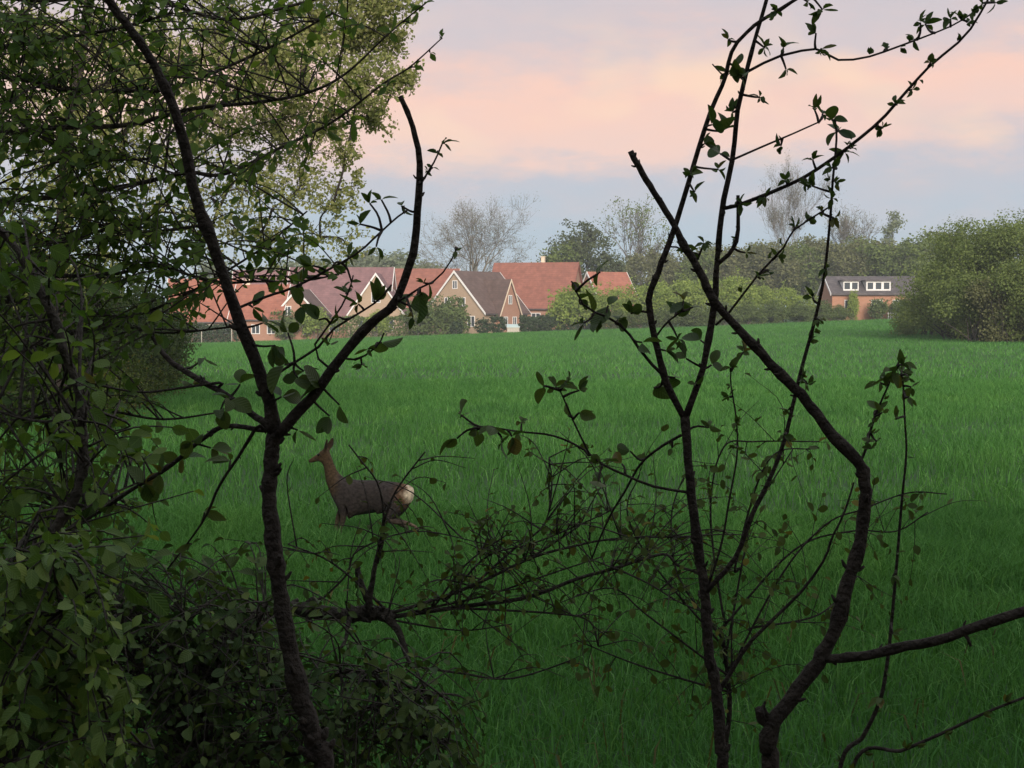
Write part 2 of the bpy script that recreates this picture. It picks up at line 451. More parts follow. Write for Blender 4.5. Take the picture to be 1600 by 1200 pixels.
# ------------------------------------------------------------------ far trees
def crown_points(rng, n, lobes, clump=0.9, per=26, shell=0.55):
    """leaf clumps spread through a union of ellipsoid lobes (c, r)"""
    C = np.array([l[0] for l in lobes], float); Rr = np.array([l[1] if np.ndim(l[1]) else (l[1],) * 3 for l in lobes], float)
    vol = Rr.prod(1); vol /= vol.sum()
    k = max(1, n // per)
    li = rng.choice(len(lobes), k, p=vol)
    d = unit(rng.standard_normal((k, 3)))
    rr = (shell + (1 - shell) * rng.random(k)) ** (1 / 1.5) * (0.80 + 0.45 * rng.random(k) ** 2.2)
    cc = C[li] + d * rr[:, None] * Rr[li]
    out = d * 0.6 + np.array([0, 0, 0.5])
    idx = rng.integers(0, k, n)
    pos = cc[idx] + rng.standard_normal((n, 3)) * clump * np.array([1, 1, 0.7]) * 0.5
    nrm = unit(out[idx] + rng.standard_normal((n, 3)) * 0.7)
    return pos, nrm
def crown_mesh(name, rng, n, lobes, size, mat, clump=0.9, per=26, shell=0.55):
    pos, nrm = crown_points(rng, n, lobes, clump, per, shell)
    d = unit(np.cross(nrm, rng.standard_normal((n, 3))))
    V = np.array([(-0.35, 0, 0), (0, -0.5, 0.06), (0.35, 0, 0), (0, 0.5, -0.06)])
    F = np.array([[0, 1, 2, 3]])
    UV = np.array([(0, .5), (.5, 0), (1, .5), (.5, 1)])
    return leaves_mesh(name, (V, F, UV), pos, frames(d, nrm), size * (0.6 + 0.8 * rng.random(n)), mat, False)
def limb(rng, a, b, bow=0.12, n=6):
    a = np.asarray(a, float); b = np.asarray(b, float)
    L = np.linalg.norm(b - a)
    m = (a + b) / 2 + rng.standard_normal(3) * L * bow + np.array([0, 0, L * 0.06])
    return resample([a, m, b], n)
def trunk_mesh(name, rng, h0, r0, lobes, mat, stems=1, subs=2):
    T = Tubes()
    top = max(l[0][2] for l in lobes)
    starts = [np.array([0, 0, -0.3])] if stems == 1 else [np.array([rng.uniform(-.5, .5), rng.uniform(-.5, .5), -0.3]) for _ in range(stems)]
    if stems == 1:
        ctr = np.array([0, 0, top])
        p = resample([(0, 0, -0.3), (rng.normal() * .1, rng.normal() * .1, h0), (rng.normal() * .4, rng.normal() * .4, h0 + (top - h0) * 0.6), (rng.normal() * .5, rng.normal() * .5, top)], 12)
        T.add(p, np.linspace(r0, r0 * 0.15, 12), 7, 0.04, rng)
        for l in lobes:
            c = np.array(l[0], float); zt = min(max(h0 * 0.8, c[2] * 0.55), top * 0.8)
            i = int(np.argmin(abs(p[:, 2] - zt)))
            b = limb(rng, p[i], c, 0.08)
            T.add(b, np.linspace(r0 * 0.42, r0 * 0.08, len(b)), 5)
            for _ in range(subs):
                rr = np.mean(l[1]); e = c + unit(rng.standard_normal(3) + np.array([0, 0, 0.3])) * rr * 0.85
                q = limb(rng, b[rng.integers(2, 5)], e, 0.1, 5)
                T.add(q, np.linspace(r0 * 0.15, r0 * 0.03, len(q)), 4)
    else:
        for i, s in enumerate(starts):
            l = lobes[i % len(lobes)]; c = np.array(l[0], float)
            q = limb(rng, s, c + rng.standard_normal(3) * np.mean(l[1]) * 0.4, 0.06, 7)
            T.add(q, np.linspace(r0, r0 * 0.2, len(q)), 5)
    return T.mesh(name, mat)
def rlobes(rng, n, spread, z0, z1, r0, r1, flat=0.85):
    out = []
    for i in range(n):
        a = rng.random() * 2 * math.pi; f = (i + 0.5) / n
        z = z0 + (z1 - z0) * f
        s = spread * math.sin(math.pi * (0.18 + 0.72 * f)) * math.sqrt(rng.random() * 0.8 + 0.2)
        r = rng.uniform(r0, r1)
        out.append(((math.cos(a) * s, math.sin(a) * s, z), (r, r, r * flat)))
    return out
def tree(name, px, d, label, cat, group, tm, cm, scale=1.0, rz=None, rng=None, sx=1.0):
    x = (px - 800) / FPX * d; y = d * FWD[1]
    rz = rng.random() * 6.28 if rz is None else rz
    o = empty(name, (x, y, gz(np.clip(x, -140, 140), y)), label, cat, group, rz)
    o.scale = (scale * sx, scale * sx, scale)
    link('trunk', tm, o); link('crown', cm, o)
    return o
rg = np.random.default_rng(21)
# variants of a wood-belt tree about 13 m tall
VAR = []
for k, mt in enumerate(('far_green', 'far_brown', 'far_brown', 'far_green', 'far_dark')):
    lb = rlobes(rg, 9, 3.6, 4.5, 11.6, 1.7, 2.8)
    VAR.append((trunk_mesh('trunk', rg, 4.0, 0.22, lb, M['bark_far']), crown_mesh('crown', rg, 5200, lb, 0.42, M[mt], 1.0, 22, 0.35)))
belt = [(815, 285, .62, 0), (842, 275, .78, 1), (868, 290, .9, 3), (960, 285, .92, 0), (1005, 280, .98, 1), (1040, 268, .92, 2), (1065, 290, 1.02, 1), (1095, 262, .9, 0),
        (1120, 280, 1.02, 2), (1150, 265, .98, 1), (1178, 282, 1.04, 3), (1205, 262, .95, 2), (1232, 280, 1.06, 1), (1262, 264, .96, 0), (1285, 284, 1.08, 2),
        (1312, 262, .98, 1), (1338, 276, 1.04, 2), (1365, 262, .98, 3), (1392, 270, 1.0, 1), (1415, 258, .98, 0), (1445, 264, 1.05, 3), (1480, 270, 1.1, 1), (1530, 270, 1.1, 0), (1580, 280, 1.15, 2),
        (1020, 305, 1.08, 2), (1110, 308, 1.10, 0), (1190, 306, 1.14, 1), (1270, 306, 1.14, 2), (1350, 300, 1.10, 0)]
BELT_LABEL = ('fresh green spring tree in the wood belt beyond the field', 'brownish thin leafed tree in the wood belt beyond the field', 'brownish thin leafed tree in the wood belt beyond the field', 'fresh green spring tree in the wood belt beyond the field', 'dark green tree in the wood belt')
for px, d, s, v in belt:
    tree('woodland_tree', px, d, BELT_LABEL[v], 'tree', 'trees of the wood belt', *VAR[v], s, None, rg, 1.15)
# left, hazy tree tops behind the roofs
lb = rlobes(rg, 8, 3.0, 4, 9.5, 1.5, 2.4)
PT, PC = trunk_mesh('trunk', rg, 4.0, 0.2, lb, M['bark_far']), crown_mesh('crown', rg, 4200, lb, 0.42, M['far_pale'], 1.0, 22, 0.35)
for px, d, s in ((395, 300, 1.0), (440, 290, 1.05), (490, 310, 1.12), (545, 320, 1.1), (590, 330, 1.28), (612, 320, 1.2), (640, 310, 1.0), (680, 300, .92), (655, 345, 1.1), (350, 300, 1.1)):
    tree('garden_tree', px, d, 'pale hazy green treetop showing above the roofs of the house row', 'tree', 'treetops above the roofs', PT, PC, s * 1.2, None, rg, 1.2)
# dense round dark tree
lb = [((0, 0, 8.5), (4.2, 4.2, 4.0)), ((2.2, 0.5, 11.5), (3.6, 3.4, 3.4)), ((-2.6, 0, 10.2), (3.4, 3.2, 3.0)), ((3.8, 0, 8.2), (2.8, 2.8, 2.6)), ((-0.2, 0.4, 13.2), (3.0, 2.8, 2.6)), ((-4.0, -.4, 8.0), (2.4, 2.4, 2.4)), ((1, -1, 5), (4, 3, 3))]
tree('round_tree', 905, 262, 'dense dark green round tree left of the spindly tree', 'tree', None,
     trunk_mesh('trunk', rg, 4, 0.3, lb, M['bark_far']), crown_mesh('crown', rg, 12000, lb, 0.40, M['far_dark'], 1.0, 30, 0.4), 1.1, 0, rg)
lb = [((-1, 0, 7.5), (3.0, 2.8, 3.0)), ((1.2, 0, 9.5), (2.6, 2.4, 2.4)), ((-2.4, 0, 6), (2.4, 2, 2.4))]
tree('round_tree', 868, 258, 'lighter thin green tree leaning on the dense dark round tree', 'tree', None,
     trunk_mesh('trunk', rg, 3, 0.2, lb, M['bark_far']), crown_mesh('crown', rg, 3800, lb, 0.36, M['far_green'], 1.0, 22, 0.4), 1.15, 0, rg)

# bare spreading trees
def bare_tree(name, px, d, h, label, seed, spread=0.75, mat='bark_far', trunk_f=0.24, r0=0.38, levels=5, leaf=None, up=0.35, twig_r=0.02, nleaf=0, lsize=0.3, wid=None, fan=False):
    r = np.random.default_rng(seed)
    T = Tubes(); tips = []
    def grow(p, dv, L, rad, lev):
        n = 5 if lev < 4 else 3
        pts = [p]; dd = dv.copy()
        for i in range(n - 1):
            dd = unit(dd + r.standard_normal(3) * 0.10 + np.array([0, 0, up * 0.10]))
            pts.append(pts[-1] + dd * L / (n - 1))
        pts = np.array(pts)
        r1 = max(rad * 0.55, twig_r * 0.5)
        T.add(pts, np.linspace(rad, r1, n), 6 if lev < 2 else (4 if lev < 3 else 3))
        if lev >= levels:
            tips.append((pts[-1], dd)); return
        kids = 3 if lev > 0 else (9 if fan else 6)
        for k in range(kids):
            f = r.uniform(0.45, 1.0) if k else 1.0
            i = min(n - 1, int(round(f * (n - 1))))
            ax = unit(np.cross(dd, r.standard_normal(3)))
            ang = r.uniform(0.35, 0.85) * spread if k else 0.18
            if lev == 0 and fan:
                a_ = k * 2.4; ax = unit(np.cross(dd, [math.sin(a_), math.cos(a_), 0])); ang = .12 + .85 * k / kids
                i = n - 1 - (1 if k > 4 else 0)
            nd = unit(dd * math.cos(ang) + ax * math.sin(ang) + np.array([0, 0, up * 0.15]))
            grow(pts[i], nd, L * r.uniform(0.62, 0.82), max(r1 * r.uniform(.7, .95), twig_r), lev + 1)
        if lev >= 1:
            for k in range(3 if lev < 5 else 1):
                i = r.integers(1, n); ax = unit(np.cross(dd, r.standard_normal(3)))
                nd = unit(dd * 0.6 + ax * 0.8)
                q = np.array([pts[i], pts[i] + nd * L * 0.3 + np.array([0, 0, .02]), pts[i] + nd * L * 0.5 + np.array([0, 0, L * .08])])
                T.add(q, [twig_r, twig_r * .8, twig_r * .5], 3)
    x = (px - 800) / FPX * d; y = d * FWD[1]
    o = empty(name, (x, y, gz(x, y)), label, 'tree')
    grow(np.array([0, 0, -0.3]), np.array([0.0, 0, 1]), h * trunk_f, r0, 0)
    V = np.vstack(T.V); s = h / V[:, 2].max()
    sw = s if wid is None else wid / (np.percentile(V[:, 0], 99) - np.percentile(V[:, 0], 1))
    s3 = np.array([sw, sw, s]); T.V = [v * s3 for v in T.V]
    link('trunk', T.mesh('trunk', M[mat]), o)
    if leaf:
        tp = np.array([t_[0] for t_ in tips]) * s3
        idx = r.integers(0, len(tp), nleaf)
        pos = tp[idx] + r.standard_normal((nleaf, 3)) * 0.45
        nrm = unit(r.standard_normal((nleaf, 3))); dv = unit(np.cross(nrm, r.standard_normal((nleaf, 3))))
        V = np.array([(-0.35, 0, 0), (0, -0.5, 0.06), (0.35, 0, 0), (0, 0.5, -0.06)]); F = np.array([[0, 1, 2, 3]]); UV = np.zeros((4, 2))
        link('crown', leaves_mesh('crown', (V, F, UV), pos, frames(dv, nrm), lsize * (0.6 + .8 * r.random(nleaf)), M[leaf], False), o)
    return o
bare_tree('bare_tree', 746, 250, 21.0, 'large bare spreading tree rising behind the dark brown roof', 4, 1.15, r0=0.50, trunk_f=0.34, levels=6, wid=17.0, up=0.12, fan=True, leaf='far_brown', nleaf=6500, lsize=0.14, twig_r=0.022)
bare_tree('spindly_tree', 985, 300, 23.5, 'spindly sparse tree with tufted pale green limbs beside the round tree', 12, 0.6, r0=0.40, trunk_f=0.36, levels=4, leaf='far_green', nleaf=1500, lsize=0.36, up=0.5, twig_r=0.045)
bare_tree('tall_sparse_tree', 1240, 312, 32.0, 'tallest sparse tree with fine upright twigs above the wood belt', 9, 0.62, r0=0.30, trunk_f=0.34, levels=6, wid=12.0, leaf='far_brown', nleaf=2600, lsize=0.18, up=0.7, twig_r=0.022)
bare_tree('bare_tree', 1338, 312, 22.0, 'smaller bare tree standing above the house with white dormers', 15, 0.7, r0=0.26, trunk_f=0.36, wid=9.0, leaf='far_brown', nleaf=1500, lsize=0.22, up=0.5, twig_r=0.035)
lb = rlobes(rg, 8, 1.5, 8, 18.0, 0.9, 1.5)
tree('narrow_tree', 1390, 300, 'slim pale green tree poking above the wood belt', 'tree', None, trunk_mesh('trunk', rg, 6, 0.2, lb, M['bark_far']), crown_mesh('crown', rg, 2600, lb, 0.4, M['far_pale'], .8, 20, .3), 1.05, 0, rg)

# bright shrubs along the field edge
lb = [((0, 0, 2.6), (2.6, 2.4, 2.4)), ((1.4, 0, 3.9), (1.8, 1.7, 1.7)), ((-1.5, .2, 3.5), (1.8, 1.7, 1.8)), ((0.2, 0, 4.9), (1.5, 1.4, 1.3)), ((2.4, 0, 1.8), (1.5, 1.5, 1.6)), ((-2.4, 0, 1.8), (1.6, 1.5, 1.6))]
ST, SCm = trunk_mesh('trunk', rg, 1, 0.07, lb, M['bark_far'], 9), crown_mesh('crown', rg, 6500, lb, 0.24, M['far_bright'], .55, 22, .45)
SD = crown_mesh('crown', rg, 6500, lb, 0.24, M['hedge_green'], .55, 22, .45)
for px, d, s, c in ((955, 197, .88, 0), (990, 199, .95, 0), (1030, 198, 1.0, 0), (1068, 200, 1.02, 0), (1100, 197, 1.0, 0), (1150, 199, 1.06, 0), (1188, 203, .85, 0), (1225, 205, .80, 0), (1258, 207, .62, 0)):
    tree('field_shrub', px, d, 'bright yellow green shrub in the row along the field edge', 'shrub', 'bright shrubs along the field edge', ST, SCm, s, None, rg, 1.0)
for px, d, s in ((1000, 194.5, .42), (1045, 194, .45), (1085, 194.5, .42), (1130, 195, .48), (1170, 196.5, .48), (1210, 199, .5), (1250, 201, .45), (1285, 203, .45), (960, 194, .40), (1310, 205, .35), (1420, 204, .5), (1440, 202, .6)):
    tree('low_shrub', px, d, 'low dull green shrub at the foot of the bright shrub row' if px < 1300 else ('low dull green shrub at the near corner of the dormer house' if px < 1400 else 'low dull green shrub between the dormer house and the willow thicket'), 'shrub', 'low shrubs at the field edge', ST, SD, s, None, rg, 1.5)

# big willow thicket on the right
def willow(name, px, d, h, wd, label, seed, mat='far_green'):
    r = np.random.default_rng(seed)
    lb = []
    for i in range(15):
        a = r.random() * 6.28; f = (i + .5) / 15
        z = h * (0.07 + 0.77 * f); s = wd * 0.55 * math.sin(math.pi * (0.30 + .55 * f)) * math.sqrt(r.random())
        q = h * r.uniform(.13, .19)
        lb.append(((math.cos(a) * s, math.sin(a) * s, z), (q * 1.25, q * 1.1, q)))
    tm = trunk_mesh('trunk', r, 1, 0.06, lb, M['bark_grey'], 14)
    cm = crown_mesh('crown', r, 19000, lb, 0.155, M[mat], .6, 22, .25)
    return tree(name, px, d, label, 'shrub', 'willow thicket on the right of the field', tm, cm, 1.0, r.random() * 6, r)
for i, (px, d, h, wd, mt) in enumerate(((1448, 128, 6.6, 4.0, 'far_green'), (1488, 118, 9.2, 6, 'far_green'), (1535, 114, 9.0, 6.5, 'far_green'), (1590, 116, 9.6, 7, 'far_green'), (1650, 112, 9.5, 7, 'far_green'),
                                    (1520, 110, 5.0, 5.0, 'far_green'), (1570, 108, 5.0, 5, 'far_brown'), (1625, 107, 6.0, 5, 'far_green'), (1482, 122, 5.0, 4.2, 'far_dark'))):
    willow('willow_shrub', px, d, h, wd, 'tall round topped olive green willow in the thicket right of the dormer house' if h > 8 else ('narrow olive willow between the dormer house and the tall willow thicket' if h > 6.3 else 'low spreading willow at the foot of the tall willow thicket'), 40 + i, mt)

# ------------------------------------------------------------------ houses
def box(bm, x0, x1, y0, y1, z0, z1):
    v = [bm.verts.new(p) for p in ((x0, y0, z0), (x1, y0, z0), (x1, y1, z0), (x0, y1, z0), (x0, y0, z1), (x1, y0, z1), (x1, y1, z1), (x0, y1, z1))]
    for f in ((0, 3, 2, 1), (4, 5, 6, 7), (0, 1, 5, 4), (1, 2, 6, 5), (2, 3, 7, 6), (3, 0, 4, 7)):
        bm.faces.new([v[i] for i in f])
def bm_mesh(name, bm, mat):
    bmesh.ops.recalc_face_normals(bm, faces=bm.faces)
    me = bpy.data.meshes.new(name); bm.to_mesh(me); bm.free(); me.materials.append(mat)
    return me
def prism(bm, poly, a, b):
    """poly: points (y,z) extruded along x from a to b"""
    v0 = [bm.verts.new((a, p[0], p[1])) for p in poly]; v1 = [bm.verts.new((b, p[0], p[1])) for p in poly]
    bm.faces.new(v0[::-1]); bm.faces.new(v1)
    n = len(poly)
    for i in range(n): bm.faces.new((v0[i], v0[(i + 1) % n], v1[(i + 1) % n], v1[i]))
def part(o, name, bm, mat, th, c, z=0.0):
    q = link(name, bm_mesh(name, bm, M[mat]), o)
    q.location = (c[0], c[1], z); q.rotation_euler = (0, 0, th)
    return q
def gable_block(o, c, th, L, Wd, ev, rd, wall, roof, verge='white', ov=0.35, hip=0.0):
    bm = bmesh.new(); prism(bm, [(-Wd / 2, -0.8), (Wd / 2, -0.8), (Wd / 2, ev), (0, rd - 0.12), (-Wd / 2, ev)], -L / 2, L / 2)
    part(o, 'wall', bm, wall, th, c)
    sl = (rd - ev) / (Wd / 2); e = Wd / 2 + ov; ze = ev - sl * ov
    bm = bmesh.new(); t_ = 0.16
    prism(bm, [(-e, ze), (0, rd), (e, ze), (e, ze + t_), (0, rd + t_ * 1.1), (-e, ze + t_)], -L / 2 - 0.2, L / 2 + 0.2)
    ro = part(o, 'roof', bm, roof, th, c)
    for s in (-1, 1):
        bm = bmesh.new()
        x0 = s * (L / 2 + 0.205); x1 = x0 + s * 0.07
        prism(bm, [(-e, ze - 0.14), (0, rd - 0.14), (e, ze - 0.14), (e, ze + t_ + .03), (0, rd + t_ * 1.1 + .03), (-e, ze + t_ + .03)], min(x0, x1), max(x0, x1))
        part(o, 'verge_board', bm, verge, th, c)
    for s in (-1, 1):
        bm = bmesh.new(); box(bm, -L / 2 - .1, L / 2 + .1, s * (e + 0.06) - .06, s * (e + .06) + .06, ze - .06, ze + .07)
        part(o, 'gutter', bm, 'roof_slate', th, c)
    return ro
def window(o, c, th, Wd, L, face, u, z, w, h):
    # face: 'f' -Y side, 'g0' -X gable, 'g1' +X gable
    fr = bmesh.new(); b_ = 0.09
    box(fr, -w / 2, -w / 2 + b_, -.06, .05, 0, h); box(fr, w / 2 - b_, w / 2, -.06, .05, 0, h)
    box(fr, -w / 2 + b_, w / 2 - b_, -.058, .05, 0, b_); box(fr, -w / 2 + b_, w / 2 - b_, -.058, .05, h - b_, h)
    box(fr, -b_ / 2, b_ / 2, -.05, .05, b_, h - b_)
    pa = bmesh.new(); box(pa, -w / 2 + b_ * .9, w / 2 - b_ * .9, -.02, .04, b_ * .9, h - b_ * .9)
    q = link('window', bm_mesh('window', fr, M['white']), o)
    if face == 'f': lp, a = (u, -Wd / 2 - .002), 0.0
    elif face == 'g0': lp, a = (-L / 2 - .002, -u), -math.pi / 2
    else: lp, a = (L / 2 + .002, u), math.pi / 2
    cs, sn = math.cos(th), math.sin(th)
    q.location = (c[0] + lp[0] * cs - lp[1] * sn, c[1] + lp[0] * sn + lp[1] * cs, z); q.rotation_euler = (0, 0, th + a)
    link('pane', bm_mesh('pane', pa, M['glass']), q)
def chimney(roof, x, y, z0, z1, w=0.55):
    bm = bmesh.new(); box(bm, x - w / 2, x + w / 2, y - w / 2, y + w / 2, z0, z1); box(bm, x - w / 2 - .06, x + w / 2 + .06, y - w / 2 - .06, y + w / 2 + .06, z1 + .001, z1 + .12)
    link('chimney', bm_mesh('chimney', bm, M['cream']), roof)
def house(px, d, label):
    x = (px - 800) / FPX * d; y = d
    return empty('house', (x, y, gz(x, y)), label, 'house', 'houses beyond the field')

# A far left, orange brown
o = house(322, 206, 'small house with orange tiled roof, half hidden by the fork of the twisted stem')
gable_block(o, (0, 0), R(12), 9, 8, 3.0, 8.0, 'brick_pale', 'roof_orange')
for u, z in ((-2.2, 1.1), (.2, 1.1), (2.4, 1.1)): window(o, (0, 0), R(12), 8, 9, 'f', u, z, 1.2, 1.2)
# B red roof
o = house(412, 204, 'low house with bright red roof and small white windows')
ro = gable_block(o, (0, 0), R(-6), 6.6, 7.6, 3.0, 7.0, 'brick', 'roof_orange')
gable_block(o, (5.0, 0.6), R(84), 7.0, 5.0, 3.6, 6.4, 'brick', 'roof_dark')
for u, z in ((-1.2, 3.2), (1.2, 3.2), (-1.2, 0.8), (1.2, 0.8)): window(o, (5.0, 0.6), R(84), 5.0, 7.0, 'g0', u, z, 1.0, 1.2)
for u in (-2, 0, 2): window(o, (0, 0), R(-6), 7.6, 6.6, 'f', u, .9, 1.1, 1.2)
chimney(ro, -2.0, 0.2, 6.2, 8.0)
# B2 grey mauve roof behind
o = house(430, 222, 'house with greyish mauve roof standing behind the bright red roof')
gable_block(o, (0, 0), R(4), 11, 9, 3.2, 9.4, 'brick', 'roof_mauve')
# C long mauve roof with white trimmed cross gable
o = house(535, 213, 'long house with mauve roof and a white trimmed cross gable')
c = (0, 0)
gable_block(o, c, R(-3), 13.5, 10, 3.1, 9.2, 'brick', 'roof_mauve')
gable_block(o, (5.2, -3.2), R(87), 6.5, 7.4, 3.0, 8.3, 'brick_pale', 'roof_mauve')
for u, z in ((0, 4.6), (-1.7, 1.0), (1.7, 1.0)): window(o, (5.2, -3.2), R(87), 7.4, 6.5, 'g0', u, z, 1.2, 1.4)
for u in (-5, -2.6, -.3): window(o, c, R(-3), 10, 13.5, 'f', u, .9, 1.3, 1.3)
# D red brown roof
o = house(655, 224, 'house with dull red roof between the mauve and the dark brown roofs')
gable_block(o, (0, 0), R(3), 11, 10, 3.2, 9.0, 'brick_pale', 'roof_red')
for u in (-3.5, 0, 3): window(o, (0, 0), R(3), 10, 11, 'f', u, 1.0, 1.4, 1.3)
# E dark roof with two gables
d = 210; px = 712
o = house(px, d, 'dark brown roofed house with two white edged gables')
th = R(55); L = 9.8; cE = (L / 2 * math.cos(th), L / 2 * math.sin(th) - 2)
gable_block(o, cE, th, L, 9.4, 3.0, 8.1, 'brick_pale', 'roof_dark', 'white')
for u, z, w, h in ((0, 5.9, .8, 1.1), (-2.2, 1.0, 1.2, 1.4), (0.4, 1.0, 1.2, 1.4), (2.6, 1.0, 1.2, 1.4), (-1.2, 3.6, 1.0, 1.2), (1.2, 3.6, 1.0, 1.2)): window(o, cE, th, 9.4, L, 'g0', u, z, w, h)
nx, ny = math.sin(th), -math.cos(th)
wL = 7.4
gx, gy = P(797, 440, d)[0] - o.location.x, -1.2          # wing gable foot, seen obliquely
cW = (gx - nx * wL / 2, gy - ny * wL / 2)
gable_block(o, cW, th - math.pi / 2, wL, 4.4, 2.9, 7.0, 'brick', 'roof_dark', 'cream')
for u, z, w, h in ((0, 3.9, .8, 1.2), (-1.0, .9, .9, 1.4), (1.0, .9, .9, 1.4)): window(o, cW, th - math.pi / 2, 4.4, wL, 'g1', u, z, w, h)
# F big red roof
o = house(838, 222, 'house with the largest plain red roof and a small ridge chimney')
thF = R(-15)
ro = gable_block(o, (0, 0), thF, 11.6, 10.0, 3.2, 9.1, 'brick', 'roof_red', 'roof_red')
chimney(ro, 0.9, 0.3, 8.4, 10.0, 0.5)
for u in (-1.5, 1.2, 3.6): window(o, (0, 0), thF, 10, 11.6, 'f', u, .8, 1.3, 1.5)
for u, z in ((0, 4.4), (-2, 1), (2, 1)): window(o, (0, 0), thF, 10, 11.6, 'g1', u, z, 1.1, 1.3)
# G behind the shrubs
o = house(948, 236, 'house with red roof and white gable edge above the bright shrubs')
gable_block(o, (0, 0), R(28), 6.4, 8, 3.2, 7.9, 'brick_red', 'roof_orange')
window(o, (0, 0), R(28), 8, 6.4, 'g0', 0, 4.4, 1.2, 1.3)
# H right
d = 214
o = house(1368, d, 'red brick house with slate roof and white dormers at the end of the field')
Lh, Wh = 13.5, 9.0
ro = gable_block(o, (0, 0), 0, Lh, Wh, 3.4, 5.6, 'brick_red', 'roof_slate', 'white', .3)
for u in (-4.4, -.9, 1.9, 4.6): window(o, (0, 0), 0, Wh, Lh, 'f', u, 1.2, 1.5, 1.4)
for u, w in ((-4.2, 2.0), (-.6, 3.2)):
    bm = bmesh.new(); box(bm, u - w / 2, u + w / 2, -4.0, -1.0, 3.75, 5.05)
    dm = link('dormer', bm_mesh('dormer', bm, M['white']), o)
    bm = bmesh.new(); box(bm, u - w / 2 - .2, u + w / 2 + .2, -4.25, -0.9, 5.052, 5.2)
    link('dormer_roof', bm_mesh('dormer_roof', bm, M['roof_slate']), dm)
    for k in range(2 if w < 3 else 3):
        n_ = 2 if w < 3 else 3
        uu = u - w / 2 + (k + .5) * w / n_
        bm = bmesh.new(); box(bm, uu - .36, uu + .36, -4.03, -3.98, 4.0, 4.85)
        link('pane', bm_mesh('pane', bm, M['glass']), dm)

# garden hedges, round bushes, stakes and the cold frame along the field edge
def hedge(px0, px1, d, h, th, label, seed, mat='hedge', cat='hedge'):
    r = np.random.default_rng(seed)
    x0, x1 = (px0 - 800) / FPX * d, (px1 - 800) / FPX * d
    Lh = x1 - x0; n = int(900 * Lh / 4)
    pos = np.stack([(r.random(n) - .5) * Lh, (r.random(n) - .5) * th, r.random(n) ** 0.8 * h], 1)
    f = r.integers(0, 3, n)
    pos[f == 0, 1] = -th / 2 + r.normal(0, .08, (f == 0).sum())
    pos[f == 1, 2] = h + r.normal(0, .10, (f == 1).sum()) + 0.12 * np.sin(pos[f == 1, 0] * 2.1)
    nrm = unit(r.standard_normal((n, 3)) + np.array([0, -.5, .5])); dv = unit(np.cross(nrm, r.standard_normal((n, 3))))
    V = np.array([(-0.35, 0, 0), (0, -0.5, 0.06), (0.35, 0, 0), (0, 0.5, -0.06)]); F = np.array([[0, 1, 2, 3]])
    xm = (x0 + x1) / 2
    o = empty('garden_hedge', (xm, d, gz(xm, d)), label, cat, 'garden hedges in front of the houses')
    link('foliage', leaves_mesh('foliage', (V, F, np.zeros((4, 2))), pos, frames(dv, nrm), .34 * (0.6 + .8 * r.random(n)), M[mat], False), o, kind='stuff')
    T = Tubes()
    for k in range(int(Lh / .9)):
        xx = -Lh / 2 + .4 + k * .9
        T.add(np.array([(xx, 0, -.2), (xx + r.normal() * .1, r.normal() * .1, h * .5), (xx + r.normal() * .2, r.normal() * .15, h * .9)]), [.05, .035, .02], 4)
    link('stem', T.mesh('stem', M['bark_far']), o)
hedge(230, 375, 200.5, 2.2, 1.0, 'dark clipped hedge behind the two pale stakes', 61)
hedge(378, 470, 202, 2.9, 1.2, 'taller dark hedge below the bright red roofed house', 62)
hedge(520, 640, 201, 2.5, 1.0, 'dull green hedge below the white trimmed cross gable', 63, 'hedge_green')
hedge(640, 735, 201, 2.1, 1.0, 'low dull hedge below the dark brown roofed house', 64, 'hedge_green')
hedge(812, 945, 200, 1.7, 1.0, 'low dark hedge below the largest red roof', 65)
rb = np.random.default_rng(77)
lbb = [((0, 0, .9), (.95, .95, .95))]
BT, BC = trunk_mesh('trunk', rb, .4, .05, lbb, M['bark_far'], 4), crown_mesh('crown', rb, 900, lbb, .24, M['hedge'], .25, 10, .7)
for px, d, s in ((714, 198, .95), (755, 197.5, 1.05), (778, 199, 1.2), (822, 197.5, 1.05), (838, 198.5, .9), (855, 198, .85)):
    tree('round_bush', px, d, 'clipped dark round bush at the field edge before the houses', 'bush', 'clipped round bushes', BT, BC, s, None, rb)
GB = crown_mesh('crown', rg, 3600, lb_ := [((0, 0, 1.8), (1.9, 1.7, 1.7)), ((.8, 0, 2.8), (1.3, 1.2, 1.2)), ((-1, 0, 2.5), (1.2, 1.2, 1.3))], .26, M['hedge_green'], .5, 20, .45)
GP = crown_mesh('crown', rg, 3000, lb_, .26, M['far_bright'], .5, 16, .4)
GT = trunk_mesh('trunk', rg, 1, .06, lb_, M['bark_far'], 6)
tree('garden_bush', 700, 202, 'bushy green shrub before the left gable of the dark roofed house', 'bush', None, GT, GB, 1.25, .3, rg)
tree('garden_bush', 492, 201, 'pale yellow green bush in front of the mauve roof', 'bush', None, GT, GP, 1.05, 1, rg)
tree('garden_bush', 885, 201, 'pale leafy bush at the right end of the largest red roof', 'bush', None, GT, GP, 1.35, 2, rg)
tree('garden_bush', 912, 202, 'pale leafy bush below the house with the white gable edge', 'bush', None, GT, GP, 1.5, 4, rg)
tree('garden_bush', 1332, 208.5, 'narrow yellow green bush before the house with white dormers', 'bush', None, GT, GP, 1.0, 4, rg, .42)
tree('garden_bush', 1312, 208, 'low dark bush beside the brick wall of the house with white dormers', 'bush', None, GT, GB, .5, 4, rg)
tree('garden_bush', 445, 200.5, 'rounded green bush below the small white windows of the bright red roofed house', 'bush', None, GT, GB, .95, 3, rg)
tree('garden_bush', 590, 200, 'pale yellow green bush before the white trimmed cross gable', 'bush', None, GT, GP, .85, 5, rg)
tree('garden_bush', 655, 200.5, 'loose green bush before the dull red roof', 'bush', None, GT, GB, 1.15, 5, rg)
